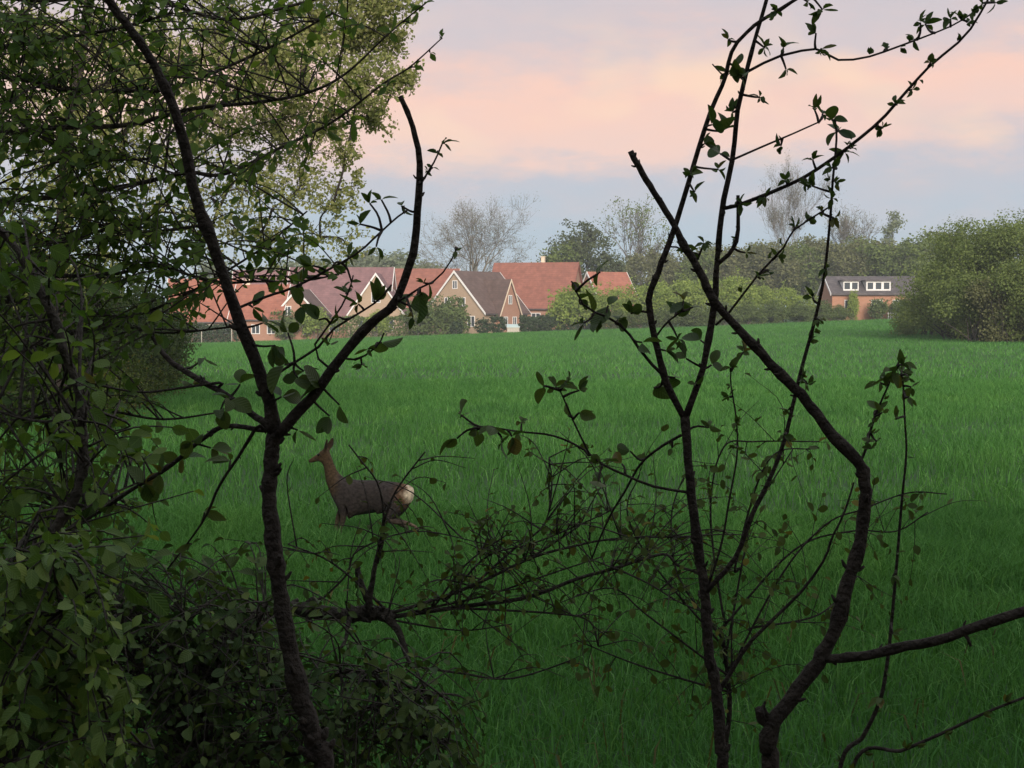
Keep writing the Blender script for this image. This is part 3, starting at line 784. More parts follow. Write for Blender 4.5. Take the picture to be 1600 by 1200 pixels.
tree('garden_bush', 1398, 208, 'green bush before the right part of the house with white dormers', 'bush', None, GT, GB, .6, 1, rg, .9)
tree('garden_bush', 1372, 207, 'small dark bush below the dormer house window', 'bush', None, GT, GB, .7, 2, rg)
for px in (315, 362):
    x = (px - 800) / FPX * 196; T = Tubes(); T.add(np.array([(0, 0, -.3), (0.01, 0, .8), (.02, 0, 1.75)]), [.06, .06, .055], 6)
    T.add(np.array([(0.02, 0, 1.70), (.021, 0, 1.76), (.02, 0, 1.79)]), [.07, .07, .03], 6)
    link('fence_stake', T.mesh('fence_stake', M['stake']), None, (x, 196, gz(x, 196)), 'slim pale wooden stake at the field edge before the clipped hedge', 'stake', 'stakes at the field edge')
x = (802 - 800) / FPX * 197
o = empty('cold_frame', (x, 197, gz(x, 197)), 'pale greenish cold frame between the clipped round bushes', 'cold frame')
bm = bmesh.new(); prism(bm, [(-.5, -.1), (.5, -.1), (.5, 1.0), (-.5, .7)], -.75, .75); link('base', bm_mesh('base', bm, M['stake']), o)
bm = bmesh.new(); prism(bm, [(-.56, .70), (.56, 1.03), (.56, 1.10), (-.56, .78)], -.82, .82); link('lid', bm_mesh('lid', bm, M['film']), o)
x = (1402 - 800) / FPX * 207
o = empty('garden_fence', (x, 207, gz(x, 207)), 'short white picket fence before the house with white dormers', 'fence')
for k in range(9):
    bm = bmesh.new(); box(bm, -1.2 + k * .3 - .06, -1.2 + k * .3 + .06, -.015, .015, -.1, .95); link('picket', bm_mesh('picket', bm, M['white']), o)
bm = bmesh.new(); box(bm, -1.35, 1.35, .016, .05, .3, .38); box(bm, -1.35, 1.35, .016, .05, .7, .78); link('rail', bm_mesh('rail', bm, M['white']), o)

M['straw'] = leaf_mat('straw', (0.06, 0.065, 0.025), (0.13, 0.12, 0.05), 0.3, 0.8, False, (0.26, 0.25, 0.15))
rs = np.random.default_rng(99)
def margin(n):
    y = 6.9 + rs.random(n) ** 1.6 * 5.5; x = (rs.random(n) * 2 - 1) * (y * .4 + 2)
    keep = lowfreq(x * 1.3 + 2, y * 1.5) + rs.normal(0, .25, n) > .15
    x, y = x[keep], y[keep]; n = len(x)
    h = .18 + .22 * rs.random(n); az = rs.random(n) * 6.28; w = .0035 + .004 * rs.random(n); wa = rs.random(n) * 3.14
    base = np.stack([x, y, ground(x, y) - .01], 1); side = np.stack([np.cos(wa) * w, np.sin(wa) * w, 0 * w], 1)
    ld = np.stack([np.cos(az), np.sin(az), 0 * az], 1)
    mid = base + ld * (h * .25)[:, None] + np.array([0, 0, 1.0]) * (h * .75)[:, None]; tip = base + ld * (h * .75)[:, None] + np.array([0, 0, 1.0]) * (h * .85)[:, None]
    V = np.stack([base - side, base + side, mid + side, mid - side, tip], 1); o = (np.arange(n) * 5)[:, None]
    return V.reshape(-1, 3), o + np.array([[0, 1, 2, 3]]), o + np.array([[3, 2, 4]])
V, Q, T = margin(700)
link('dry_grass', mesh_from('dry_grass', V, [Q, T], M['straw'], True), label='dry straw coloured grass along the near margin of the field', cat='grass', kind='stuff')
# ------------------------------------------------------------------ roe deer
def build_deer():
    d = 16.1
    x0 = P(578, 850, d)[0]; y0 = d
    joints = {}; edges = []; rad = {}
    def J(n, p, r, par=None):
        joints[n] = p; rad[n] = r
        if par: edges.append((par, n))
    J('hip', (-.29, 0, .575), (.135, .182))
    J('rump', (-.40, 0, .585), (.10, .12), 'hip'); J('tail', (-.455, 0, .575), (.05, .07), 'rump')
    J('loin', (-.09, 0, .565), (.128, .172), 'hip'); J('belly', (.04, 0, .548), (.135, .188), 'loin'); J('chest', (.17, 0, .535), (.135, .198), 'belly')
    J('shoulder', (.29, 0, .57), (.115, .155), 'chest'); J('n0', (.375, 0, .68), (.075, .105), 'shoulder')
    J('n1', (.425, 0, .80), (.052, .066), 'n0'); J('n2', (.448, 0, .90), (.044, .054), 'n1')
    J('head', (.49, 0, .965), (.050, .056), 'n2'); J('face', (.555, 0, .937), (.034, .038), 'head')
    J('muzzle', (.625, 0, .905), (.022, .024), 'face'); J('nose', (.655, 0, .894), (.017, .017), 'muzzle')
    for s, n in ((1, 'l'), (-1, 'r')):
        J('e0' + n, (.468, s * .038, 1.015), (.016, .022), 'head'); J('e1' + n, (.44, s * .072, 1.075), (.014, .042), 'e0' + n); J('e2' + n, (.425, s * .092, 1.135), (.006, .010), 'e1' + n)
    # hind legs: one kicked back, one still under the belly
    J('th1', (-.30, .075, .46), (.075, .11), 'hip'); J('kn1', (-.20, .085, .325), (.048, .062), 'th1'); J('hk1', (-.40, .085, .31), (.022, .028), 'kn1'); J('ft1', (-.49, .085, .275), (.015, .018), 'hk1'); J('hf1', (-.53, .085, .235), (.013, .020), 'ft1')
    J('th2', (-.31, -.075, .46), (.075, .11), 'hip'); J('kn2', (-.21, -.085, .33), (.045, .06), 'th2'); J('hk2', (-.36, -.085, .235), (.020, .026), 'kn2'); J('ft2', (-.34, -.085, .085), (.014, .016), 'hk2'); J('hf2', (-.315, -.085, .02), (.018, .018), 'ft2')
    for s, n, k in ((1, 'a', 0.0), (-1, 'b', .10)):
        J('sh' + n, (.285, s * .075, .46), (.055, .08), 'shoulder'); J('el' + n, (.255 + k, s * .078, .36), (.034, .042), 'sh' + n)
        J('wr' + n, (.295 + k, s * .078, .215), (.021, .024), 'el' + n); J('fl' + n, (.285 + k * .6, s * .078, .075), (.014, .016), 'wr' + n); J('hv' + n, (.31 + k * .6, s * .078, .018), (.018, .020), 'fl' + n)
    names = list(joints)
    me = bpy.data.meshes.new('roe_deer')
    me.from_pydata([joints[n] for n in names], [(names.index(a), names.index(b)) for a, b in edges], [])
    tmp = bpy.data.objects.new('roe_deer_body', me); COL.objects.link(tmp)
    sk = tmp.modifiers.new('skin', 'SKIN'); sk.use_smooth_shade = True
    for i, n in enumerate(names):
        me.skin_vertices[0].data[i].radius = rad[n]
    me.skin_vertices[0].data[names.index('hip')].use_root = True
    ss = tmp.modifiers.new('sub', 'SUBSURF'); ss.levels = 2; ss.render_levels = 2
    dg = bpy.context.evaluated_depsgraph_get()
    bm_ = bpy.data.meshes.new_from_object(tmp.evaluated_get(dg))
    bpy.data.objects.remove(tmp)
    bm_.name = 'body'
    co = np.empty(len(bm_.vertices) * 3, np.float32); bm_.vertices.foreach_get('co', co); co = co.reshape(-1, 3)
    body = np.array([.044, .038, .036]); neck = np.array([.075, .052, .030]); white = np.array([.66, .58, .44]); russet = np.array([.11, .062, .034]); dark = np.array([.02, .016, .014]); pale = np.array([.11, .085, .06])
    X, Y, Z = co.T
    def mixv(c, b_, f): return c * (1 - f[:, None]) + b_ * f[:, None]
    c = np.tile(body, (len(co), 1))
    c = mixv(c, neck, sstep(.27, .38, X) * sstep(.50, .62, Z))
    c = mixv(c, pale, sstep(.46, .30, Z) * sstep(.27, .33, X) * .8)
    c = mixv(c, pale, sstep(.42, .30, Z) * .5)
    rd = np.sqrt((X + .47) ** 2 + ((Z - .60) * .9) ** 2)
    c = mixv(c, russet, sstep(.22, .12, rd) * .9)
    rag = .03 * np.sin(Z * 70 + X * 30) + .02 * np.sin(Y * 90 + Z * 40)
    c = mixv(c, white, sstep(.115, .06, rd + rag * .6))
    c = mixv(c, pale * 1.2, sstep(-.36, -.44, X) * sstep(.45, .30, Z))
    c = mixv(c, neck * .45, sstep(1.03, 1.06, Z))
    c = mixv(c, dark, sstep(.632, .65, X))
    c = mixv(c, np.array([.5, .48, .45]), sstep(.60, .63, X) * sstep(.895, .88, Z))
    at = bm_.color_attributes.new('coat', 'FLOAT_COLOR', 'POINT')
    at.data.foreach_set('color', np.hstack([c, np.ones((len(c), 1))]).astype(np.float32).ravel())
    m, t, b = newmat('coat')
    a = N(t, 'ShaderNodeAttribute', attribute_name='coat')
    tx = N(t, 'ShaderNodeTexCoord'); mp = N(t, 'ShaderNodeMapping'); mp.inputs['Scale'].default_value = (34, 42, 42)
    t.links.new(tx.outputs['Object'], mp.inputs[0])
    n = N(t, 'ShaderNodeTexNoise'); n.inputs['Scale'].default_value = 1.0; n.inputs['Detail'].default_value = 4; t.links.new(mp.outputs[0], n.inputs['Vector'])
    t.links.new(mixc(t, 0.6, a.outputs['Color'], ramp(t, n.outputs['Fac'], [(.3, (.2, .2, .2)), (.7, (1.5, 1.42, 1.35))]), 'MULTIPLY'), b.inputs['Base Color'])
    bp = N(t, 'ShaderNodeBump'); bp.inputs['Strength'].default_value = .6; bp.inputs['Distance'].default_value = .01
    t.links.new(n.outputs['Fac'], bp.inputs['Height']); t.links.new(bp.outputs[0], b.inputs['Normal'])
    b.inputs['Roughness'].default_value = .9; b.inputs['Specular IOR Level'].default_value = .15
    bm_.materials.clear(); bm_.materials.append(m)
    o = empty('roe_deer', (x0, y0, gz(x0, y0)), 'brown roe deer with white rump bounding through the green crop', 'deer', None, math.pi - R(12))
    link('body', bm_, o)
    me_, t_, b_ = newmat('eye'); b_.inputs['Base Color'].default_value = (.01, .008, .007, 1); b_.inputs['Roughness'].default_value = .15
    for s in (-1, 1):
        bm2 = bmesh.new(); bmesh.ops.create_uvsphere(bm2, u_segments=10, v_segments=8, radius=.013)
        link('eye', bm_mesh('eye', bm2, me_), o, (.535, s * .043, .972))
build_deer()

# ------------------------------------------------------------------ poplar at the left field edge, in young leaf
def build_poplar():
    r = np.random.default_rng(8)
    D = 30.0
    base = P(90, 490, D); base[2] = gz(base[0], base[1])
    o = empty('poplar_tree', base, 'tall tree with small pale yellow green leaves against the pink sky', 'tree')
    T = Tubes()
    px_pt = lambda px, py, dd=0.0: P(px, py, D + dd) - base
    tr = resample([(0, 0, -.3), px_pt(100, 300), px_pt(130, 60), px_pt(180, -250), px_pt(190, -500)], 16)
    T.add(tr, np.linspace(.15, .04, 16), 8, .03, r)
    lobes = []  # px, py, radius px, leaves, depth offset
    for L_ in ((600, 10, 58, 950, 0), (560, 60, 65, 1000, .6), (625, 120, 30, 330, 0), (570, 130, 55, 850, -.5), (500, 30, 75, 1250, 1), (590, 185, 32, 300, .3), (520, 180, 55, 620, .6),
               (545, 235, 30, 260, 0), (430, 90, 80, 1100, -1), (440, 190, 60, 650, 1), (350, 40, 85, 1100, 1.5), (470, 290, 55, 420, .4), (520, 320, 45, 330, 0), (400, 300, 60, 350, -.8),
               (420, 380, 50, 280, .5), (360, 200, 70, 500, 1.5), (270, 90, 90, 1000, -1), (290, 270, 70, 420, 0), (180, 60, 100, 1100, 1), (190, 220, 90, 900, -.5), (90, 120, 110, 900, .5), (330, 360, 50, 220, .8),
               (560, -80, 90, 900, 0), (430, -90, 110, 1100, .5), (280, -110, 120, 1100, 0), (120, -120, 120, 900, .6), (350, -260, 130, 900, .3), (200, -300, 130, 800, -.5), (210, 350, 60, 400, .5), (120, 330, 80, 600, -.5), (40, 240, 100, 700, .3), (615, 60, 38, 380, .4),
               (480, 240, 70, 420, .5), (420, 250, 80, 420, 1), (350, 300, 80, 420, -.6), (500, 370, 60, 220, .4), (560, 290, 35, 160, .2), (300, 200, 90, 600, .6), (380, 140, 90, 800, 0), (470, 130, 80, 800, .8), (540, 380, 40, 110, 0), (450, 330, 70, 260, -.4), (250, 330, 70, 350, .3), (380, 370, 60, 230, .2),
               (40, 40, 110, 900, -.5), (120, 180, 90, 700, .8), (20, 330, 110, 700, .2), (90, 250, 90, 600, -.3), (170, 300, 80, 500, .6), (210, 130, 90, 700, .3), (160, 400, 70, 300, .3), (60, 420, 90, 400, 0)):
        lobes.append(L_)
    pos = []; SS = [tr[3:15]]
    lobes.sort(key=lambda l: np.linalg.norm((px_pt(l[0], l[1], l[4]) - tr[8])[:2] * 1.0))
    for (lx, ly, lr, n, dd) in lobes:
        c = px_pt(lx, ly, dd * 1.4); rr = lr / FPX * D * 1.1; n = int(n * (2.3 if ly < 230 else 1.5))
        A_ = np.vstack(SS); v = c - A_; dist = np.linalg.norm(v, axis=1)
        cost = dist + 1.2 * np.maximum(0, A_[:, 2] + .35 * dist - c[2]) + .5 * (dist < .5)
        s0 = A_[int(np.argmin(cost))]; Ld = np.linalg.norm(c - s0)
        b = resample([s0, s0 + (c - s0) * .35 + np.array([0, 0, Ld * .10]) + r.standard_normal(3) * Ld * .07, s0 + (c - s0) * .7 + np.array([0, 0, Ld * .10]) + r.standard_normal(3) * Ld * .07, c], 10)
        T.add(b, np.linspace(.016 + .010 * Ld, .008, 10), 5); SS.append(b)
        nt_ = max(10, n // 26)
        for k in range(nt_):
            e = c + unit(r.standard_normal(3)) * rr * r.random() ** .4 * np.array([1.1, 1.1, .95])
            q = limb(r, b[r.integers(4, 10)], e, .12, 5); T.add(q, np.linspace(.007, .003, 5), 3)
            m_ = n // nt_
            f = 4 * (1 - r.random(m_) ** 1.8 * .75); ii = np.minimum(f.astype(int), 3); ff = (f - ii)[:, None]
            pos.append(q[ii] * (1 - ff) + q[ii + 1] * ff + r.standard_normal((m_, 3)) * .055)
    pos = np.vstack(pos); n = len(pos)
    nrm = unit(r.standard_normal((n, 3))); dv = unit(np.cross(nrm, r.standard_normal((n, 3))) + np.array([0, 0, -.4]))
    dia = (np.array([(-0.42, .45, 0.08), (0, 0, 0), (0.42, .45, 0.08), (0, 1.0, -.1)]), np.array([[0, 1, 2, 3]]), np.zeros((4, 2)))
    link('trunk', T.mesh('trunk', M['bark']), o)
    link('crown', leaves_mesh('crown', dia, pos, frames(dv, nrm), .066 * (.6 + .8 * r.random(n)), M['leaf_poplar']), o, kind='stuff')
build_poplar()

# ------------------------------------------------------------------ wood edge on the left and behind the viewer
r = np.random.default_rng(31)
WV = []
for k in range(3):
    lb = rlobes(r, 12, 3.6, 2.2, 12.5, 1.8, 2.7)
    WV.append((trunk_mesh('trunk', r, 4.0, .20, lb, M['bark_grey']), crown_mesh('crown', r, 7000, lb, .34, M['leaf_wood'], 1.0, 22, .3)))
def plain_tree(x, y, s, v, label, group, name='woodland_tree', sx=1.0):
    o = empty(name, (x, y, gz(x, y)), label, 'tree', group, r.random() * 6.28)
    o.scale = (s * sx, s * sx, s)
    link('trunk', WV[v][0], o); link('crown', WV[v][1], o)
for i, (x, y) in enumerate(((-22, -8), (-14, -11), (-7, -9), (0, -12), (4.5, -8), (11, -11), (17, -8), (24, -11), (-18, -17), (-4, -18), (8, -18), (-10.5, -13), (-3.5, -10), (-1, -15), (-13, -16), (-8, -21), (2.5, -21), (14, -17))):
    plain_tree(x, y, .91 + .16 * r.random(), i % 3, 'tall dark leafed tree of the wood behind the viewer', 'trees of the wood behind the viewer')
for i, (x, y, s) in enumerate(((-9.5, 5, .75), (-13, 9, .9), (-10.5, 14, .62), (-15, 19, .9), (-20, 14, 1.0))):
    plain_tree(x, y, s, i % 3, 'dark leafed tree on the shaded left wood edge', 'trees along the left wood edge')
# dark thicket at the end of the left wood edge
lb = [((0, 0, 1.3), (1.5, 1.4, 1.3)), ((.6, 0, 2.2), (1.2, 1.1, 1.1)), ((-.8, .2, 2.0), (1.2, 1.1, 1.2)), ((0, 0, 3.1), (1.0, 1.0, .9))]
DT = trunk_mesh('trunk', r, 1, .05, lb, M['bark_grey'], 8)
DCs = [crown_mesh('crown', r, 4500, lb, .13, M[m_], .4, 20, .3) for m_ in ('leaf_wood', 'leaf_olive')]
for i, (px, d, s) in enumerate(((235, 48, 1.0), (200, 44, 1.15), (160, 42, 1.0), (262, 56, .9), (110, 40, 1.2), (60, 36, 1.1), (10, 34, 1.15), (190, 52, 1.4), (120, 50, 1.5), (40, 44, 1.5), (-30, 36, 1.4))):
    tree('thicket_shrub', px, d, 'dark brownish shrub in the shaded thicket on the left field edge', 'shrub', 'thicket on the left field edge', DT, DCs[0], s * .8, None, r)
for i, (px, d, s) in enumerate(((215, 38, .38), (185, 34, .35), (250, 44, .38), (150, 31, .35))):
    tree('low_shrub', px, d, 'low yellowish undergrowth shrub at the foot of the dark thicket', 'shrub', 'undergrowth at the thicket foot', DT, DCs[1], s, None, r)

# ------------------------------------------------------------------ traced foreground trees and shrubs
def narrow(w, f, c, t_):
    V, F, UV = leaf_template(w, f, c, t_)
    V = V.copy(); k = 1 - .35 * np.clip((V[:, 1] - .5) / .5, 0, 1); V[:, 0] *= k
    return V, F, UV
TPL_NARROW = [narrow(.46, .5, .3, .1), narrow(.38, .7, -.25, .1), narrow(.54, .3, .5, -.1), narrow(.42, .9, .1, .2)]
def coarse(w, f, c, t_):
    V, F, UV = leaf_template(w, f, c, t_)
    k = [0, 1, 2, 6, 7, 8, 9, 10, 11, 15, 16, 17]; V = V[k]; UV = UV[k]
    F = np.array([(i * 3 + s, i * 3 + s + 1, i * 3 + s + 4, i * 3 + s + 3) for i in range(3) for s in (0, 1)])
    return V, F, UV
TPL_COARSE = [coarse(.62, .45, .35, .1), coarse(.55, .6, .5, -.1), coarse(.70, .25, .1, .15)]
class Plant:
    def __init__(self, name, label, cat, base, bark, leafmat, tpls, seed, key, group=None):
        self.r = np.random.default_rng(seed)
        self.base = np.array([base[0], base[1], gz(base[0], base[1])])
        self.o = empty(name, self.base, label, cat, group)
        self.bark, self.lm, self.tpls, self.key = bark, leafmat, tpls, key
        self.S = []; self.SR = []; self.lp = []; self.lmx = []; self.ls = []; self.lt = []
        self.tw = Tubes()
        self.first = True; self.lscale = 1.0
    def branch(self, pts, w0, w1, d0, d1, root=False, rough=.03, knots=True, sides=8):
        """pts in photo pixels, widths in photo pixels, depths in metres"""
        p = np.asarray(pts, float); k = len(p)
        seg = np.concatenate([[0], np.cumsum(np.linalg.norm(np.diff(p, axis=0), axis=1))]); f = seg / seg[-1]
        dd = d0 + (d1 - d0) * f; ww = w0 + (w1 - w0) * f
        W3 = np.array([P(a[0], a[1], q) for a, q in zip(p, dd)]); rr = ww * dd / FPX / 2
        rr = rr * (.82 if w0 > 12 else .94)
        rows = np.hstack([W3, rr[:, None]])
        if root:
            b0 = np.array([*self.base, rr[0] * 1.35]); b0[2] -= .12
            m0 = np.array([*(W3[0] * .5 + self.base * .5), rr[0] * 1.1])
            rows = np.vstack([b0, m0, rows])
        elif self.S:
            S = np.vstack(self.S); j = np.argmin(np.linalg.norm(S - rows[0, :3], axis=1)); 
            rows = np.vstack([[*S[j], rr[0] * 1.05], rows]) if np.linalg.norm(S[j] - rows[0, :3]) > .012 else rows
        L = np.linalg.norm(np.diff(rows[:, :3], axis=0), axis=1).sum()
        n = int(np.clip(L / .022, 8, 90))
        c = resample(rows, n)
        rad = np.maximum(c[:, 3], .0012)
        if knots:
            rad = rad * (1 + .05 * np.interp(np.arange(n), np.arange(0, n + 4, 3), self.r.standard_normal(len(np.arange(0, n + 4, 3)))))
            for _ in range(max(1, n // 9)):
                rad[self.r.integers(1, n - 1)] *= 1.16
            c[1:-1, :3] += self.r.standard_normal((n - 2, 3)) * (rad[1:-1, None] * .07)
        self.S.append(c[:, :3]); self.SR.append(rad)
        T = Tubes(); T.add(c[:, :3] - self.base, rad, sides, rough, self.r)
        link('trunk' if self.first else 'branch', T.mesh('branch', M[self.bark]), self.o)
        self.first = False
        if knots:
            for _ in range(n // 3):
                i = self.r.integers(1, n - 1); tg = unit(c[i + 1, :3] - c[i - 1, :3]); ax = unit(np.cross(tg, self.r.standard_normal(3)))
                q = c[i, :3] - self.base; ll = rad[i] * self.r.uniform(1.2, 1.9) + .0015
                self.tw.add(np.array([q, q + (ax + tg * .5) * ll * .7, q + (ax + tg * .7) * ll]), np.array([.5, .42, .22]) * rad[i] * self.r.uniform(.6, 1.1), 5)
        return c
    def near(self, p):
        S = np.vstack(self.S); j = int(np.argmin(np.linalg.norm(S - p, axis=1)))
        return S[j]
    def leaf(self, p, d, nrm, s, t=0):
        self.lt.append(t); self.lp.append(p); self.lmx.append(frames(np.asarray(d, float), np.asarray(nrm, float))); self.ls.append(s)
    def cluster(self, px, py, n, size, depth=None, spread=.8, down=0.0):
        r = self.r
        if depth is None:
            S = np.vstack(self.S); v = S - CAM; dep = v @ FWD
            sx = 800 + (v @ RGT) / dep * FPX; sy = 600 - (v @ UPV) / dep * FPX
            j = int(np.argmin((sx - px) ** 2 + (sy - py) ** 2)); depth = dep[j] + r.normal() * .03
        c = P(px, py, depth); s = self.lscale * (1.05 + .08 * min(1, max(0, (size - 18) / 20))) * size * depth / FPX
        q = self.near(c); L = np.linalg.norm(c - q)
        if L > .004:
            m_ = (c + q) / 2 + r.standard_normal(3) * L * .08
            w = resample([q, m_, c], 6); self.tw.add(w - self.base, np.linspace(.0026, .0016, 6) * (depth / 2.8) ** .5, 5)
            grow = unit(c - q)
        else: grow = unit(r.standard_normal(3) + np.array([0, 0, .6]))
        for k in range(n):
            d = unit(grow * .5 + r.standard_normal(3) * spread + np.array([0, 0, .15 - down]))
            # leaves mostly show a face to the viewer or to the sky
            nn = r.standard_normal(3) * .8 + (np.array([0, -.7, .4]) if r.random() < .6 else np.array([0, 0, .9]))
            self.leaf(c - self.base + d * s * .05, d, nn, s * r.uniform(.55, 1.2), 0 if size >= 29 else 1)
    def buds(self, c, every, size, depth_hint=None):
        """small unfolding leaf pairs along a traced branch"""
        r = self.r
        S = c[:, :3]; L = np.concatenate([[0], np.cumsum(np.linalg.norm(np.diff(S, axis=0), axis=1))])
        for s in np.arange(every * .5, L[-1], every):
            s += r.normal() * every * .2
            i = int(np.clip(np.searchsorted(L, s), 1, len(S) - 1))
            tg = unit(S[i] - S[i - 1]); ax = unit(np.cross(tg, r.standard_normal(3)))
            for k in range(r.integers(2, 5)):
                d = unit(tg * .7 + ax * .8 + r.standard_normal(3) * .45)
                self.leaf(S[i] - self.base + ax * .004, d, r.standard_normal(3) + np.array([0, -.3, .4]), size * r.uniform(.5, 1.2), 1)
    def spray(self, target, n, size, lead=None, span=.6, thick=.0022):
        """twig from the nearest wood to the target with alternate leaves"""
        r = self.r; SS = np.vstack(self.S); dd_ = np.linalg.norm(SS - target, axis=1)
        ok = np.flatnonzero(dd_ < dd_.min() * 1.35 + .05); q = SS[ok[r.integers(0, len(ok))]]; L = np.linalg.norm(target - q)
        if L < .02: target = q + unit(r.standard_normal(3)) * .1; L = .1
        m_ = (q + target) / 2 + np.array([0, 0, L * .10]) + r.standard_normal(3) * L * .06
        w = resample([q, m_, target], 9)
        self.tw.add(w - self.base, np.linspace(thick * (1 + L), thick * .45, 9), 4)
        tg = unit(target - m_); 
        pn = unit(np.array([0, -.25, 1.0]) + r.standard_normal(3) * .35)
        sd = unit(np.cross(tg, pn))
        for k in range(n):
            f = 8 * (1 - span * (1 - k / max(1, n - 1))) ; i = min(int(f), 7); p = w[i] * (1 - f + i) + w[i + 1] * (f - i)
            t_ = unit(w[i + 1] - w[i]); s = 1 if k % 2 else -1
            if k == n - 1: s = 0
            d = unit(t_ * .75 + sd * s * .9 + np.array([0, 0, -.30]) + r.standard_normal(3) * .34)
            self.leaf(p - self.base, d, pn + r.standard_normal(3) * .55, size * r.uniform(.5, 1.2))
    def finish(self, cap=300):
        if self.tw.V: link('twig', self.tw.mesh('twig', M[self.bark]), self.o, kind='stuff')
        if not self.lp: return
        pos = np.array(self.lp); mx = np.array(self.lmx); sz = np.array(self.ls)
        dep = (pos + self.base - CAM) @ FWD
        sx = np.abs((pos + self.base - CAM) @ RGT / dep * FPX); sy = 600 - ((pos + self.base - CAM) @ UPV) / dep * FPX
        score = sz / dep * ((sx < 815) & (sy > -10) & (sy < 1210))
        order = np.argsort(-score)
        one, rest = order[:cap], order[cap:]
        tp2 = [TPL_COARSE, TPL_COARSE[:2]]
        datas = [leaf_datas(self.key, self.tpls, M[self.lm]), leaf_datas(self.key + 'n', TPL_NARROW, M[self.lm])]
        kt = np.array(self.lt)
        for i in one:
            dl = datas[kt[i]]
            q = link('leaf', dl[int(i) % len(dl)], self.o)
            m4 = np.eye(4); m4[:3, :3] = mx[i] * sz[i]; m4[:3, 3] = pos[i]
            q.matrix_local = Matrix(m4.tolist())
        if len(rest):
            for t_ in (0, 1):
                rt = rest[kt[rest] == t_]; k = len(tp2[t_])
                for a in range(k):
                    s_ = rt[rt % k == a]
                    if len(s_): link('foliage', leaves_mesh('foliage', tp2[t_][a], pos[s_], mx[s_], sz[s_], M[self.lm]), self.o, kind='stuff')

def gbase(px, d, dx=0.0): return ((px - 800) / FPX * d + dx, d)

# --- forked stem (left of centre)
A = Plant('forked_tree', 'dark knobbly stem forking into a wide Y in front of the deer', 'tree', gbase(530, 2.85), 'bark', 'leaf_cherry', TPL, 101, 'cherry')
A.branch([(508, 1215), (492, 1160), (468, 1080), (447, 985), (432, 880), (422, 790), (424, 720), (430, 668)], 38, 27, 2.8, 2.75, root=True)
A.branch([(430, 675), (421, 632), (408, 588), (380, 518), (352, 437), (325, 362), (303, 300), (290, 235), (272, 170), (246, 110), (215, 60), (185, 22), (150, -30)], 27, 15, 2.75, 2.55)
A.branch([(436, 676), (460, 650), (489, 620), (524, 570), (573, 511), (615, 476), (636, 427), (647, 385), (652, 340), (656, 290), (654, 237), (645, 200), (637, 175), (625, 150)], 22, 10, 2.74, 2.62)
A.branch([(428, 668), (395, 648), (345, 612), (300, 587), (268, 566), (248, 542), (233, 512)], 15, 8, 2.75, 2.9)
c1 = A.branch([(345, 598), (290, 605), (225, 613), (170, 605), (128, 594)], 5, 3, 2.8, 2.95, knots=False)
c2 = A.branch([(419, 672), (354, 666), (315, 687), (262, 731), (210, 763), (144, 807), (100, 831)], 9, 4, 2.8, 3.2)
c3 = A.branch([(402, 668), (373, 713), (344, 757), (315, 818), (262, 889)], 6, 3, 2.8, 3.1)
c4 = A.branch([(375, 480), (420, 462), (457, 450), (510, 423), (559, 395), (590, 367), (620, 340), (636, 329)], 5, 3, 2.75, 2.6, knots=False)
c5 = A.branch([(490, 545), (527, 490), (545, 455), (552, 430)], 4, 2.5, 2.72, 2.7, knots=False)
c6 = A.branch([(430, 585), (470, 560), (500, 540), (520, 515), (560, 490), (590, 470), (612, 445)], 5, 3, 2.74, 2.68, knots=False)
c7 = A.branch([(625, 470), (652, 452), (680, 438), (700, 415), (714, 388)], 4, 2.2, 2.65, 2.6, knots=False)
c8 = A.branch([(657, 288), (668, 270), (680, 250), (692, 222)], 4, 2.5, 2.62, 2.6, knots=False)
c9 = A.branch([(540, 560), (562, 560), (590, 540), (600, 520)], 4, 2.5, 2.72, 2.7, knots=False)
for cl_ in ((545, 400, 4, 28), (488, 415, 3, 30), (520, 415, 3, 26), (562, 350, 4, 22), (578, 318, 3, 20), (596, 312, 4, 20), (628, 322, 4, 20), (588, 385, 3, 24), (470, 440, 3, 24),
            (655, 462, 2, 40), (640, 478, 2, 32), (668, 470, 2, 24), (712, 392, 3, 16), (662, 442, 3, 14), (694, 224, 4, 18), (684, 240, 3, 15), (668, 268, 3, 16), (676, 262, 2, 14), (549, 440, 4, 16), (540, 458, 3, 16),
            (470, 478, 3, 30), (498, 500, 3, 32), (450, 520, 3, 30), (430, 540, 3, 28), (512, 540, 2, 40), (530, 495, 3, 24), (560, 475, 4, 26), (585, 470, 3, 28), (605, 455, 3, 26), (596, 535, 2, 32), (575, 545, 3, 22), (565, 570, 3, 18),
            (505, 605, 2, 40), (530, 632, 1, 44), (515, 650, 2, 34), (465, 590, 3, 30), (445, 570, 3, 34), (440, 620, 3, 34), (475, 580, 2, 28), (465, 672, 2, 26), (395, 480, 3, 28), (410, 505, 3, 26),
            (318, 560, 3, 20), (300, 600, 3, 26), (345, 640, 3, 30), (330, 700, 3, 30), (280, 720, 4, 30), (250, 740, 3, 32), (360, 720, 3, 28), (225, 755, 4, 30), (180, 790, 3, 30), (320, 800, 3, 26), (300, 850, 3, 26),
            (205, 612, 3, 24), (150, 600, 3, 24), (250, 540, 3, 26), (240, 520, 3, 22), (375, 600, 3, 30), (360, 625, 3, 30), (300, 690, 3, 30), (130, 815, 3, 30), (620, 480, 2, 30), (645, 495, 2, 24)):
    A.cluster(*cl_)
A.finish()

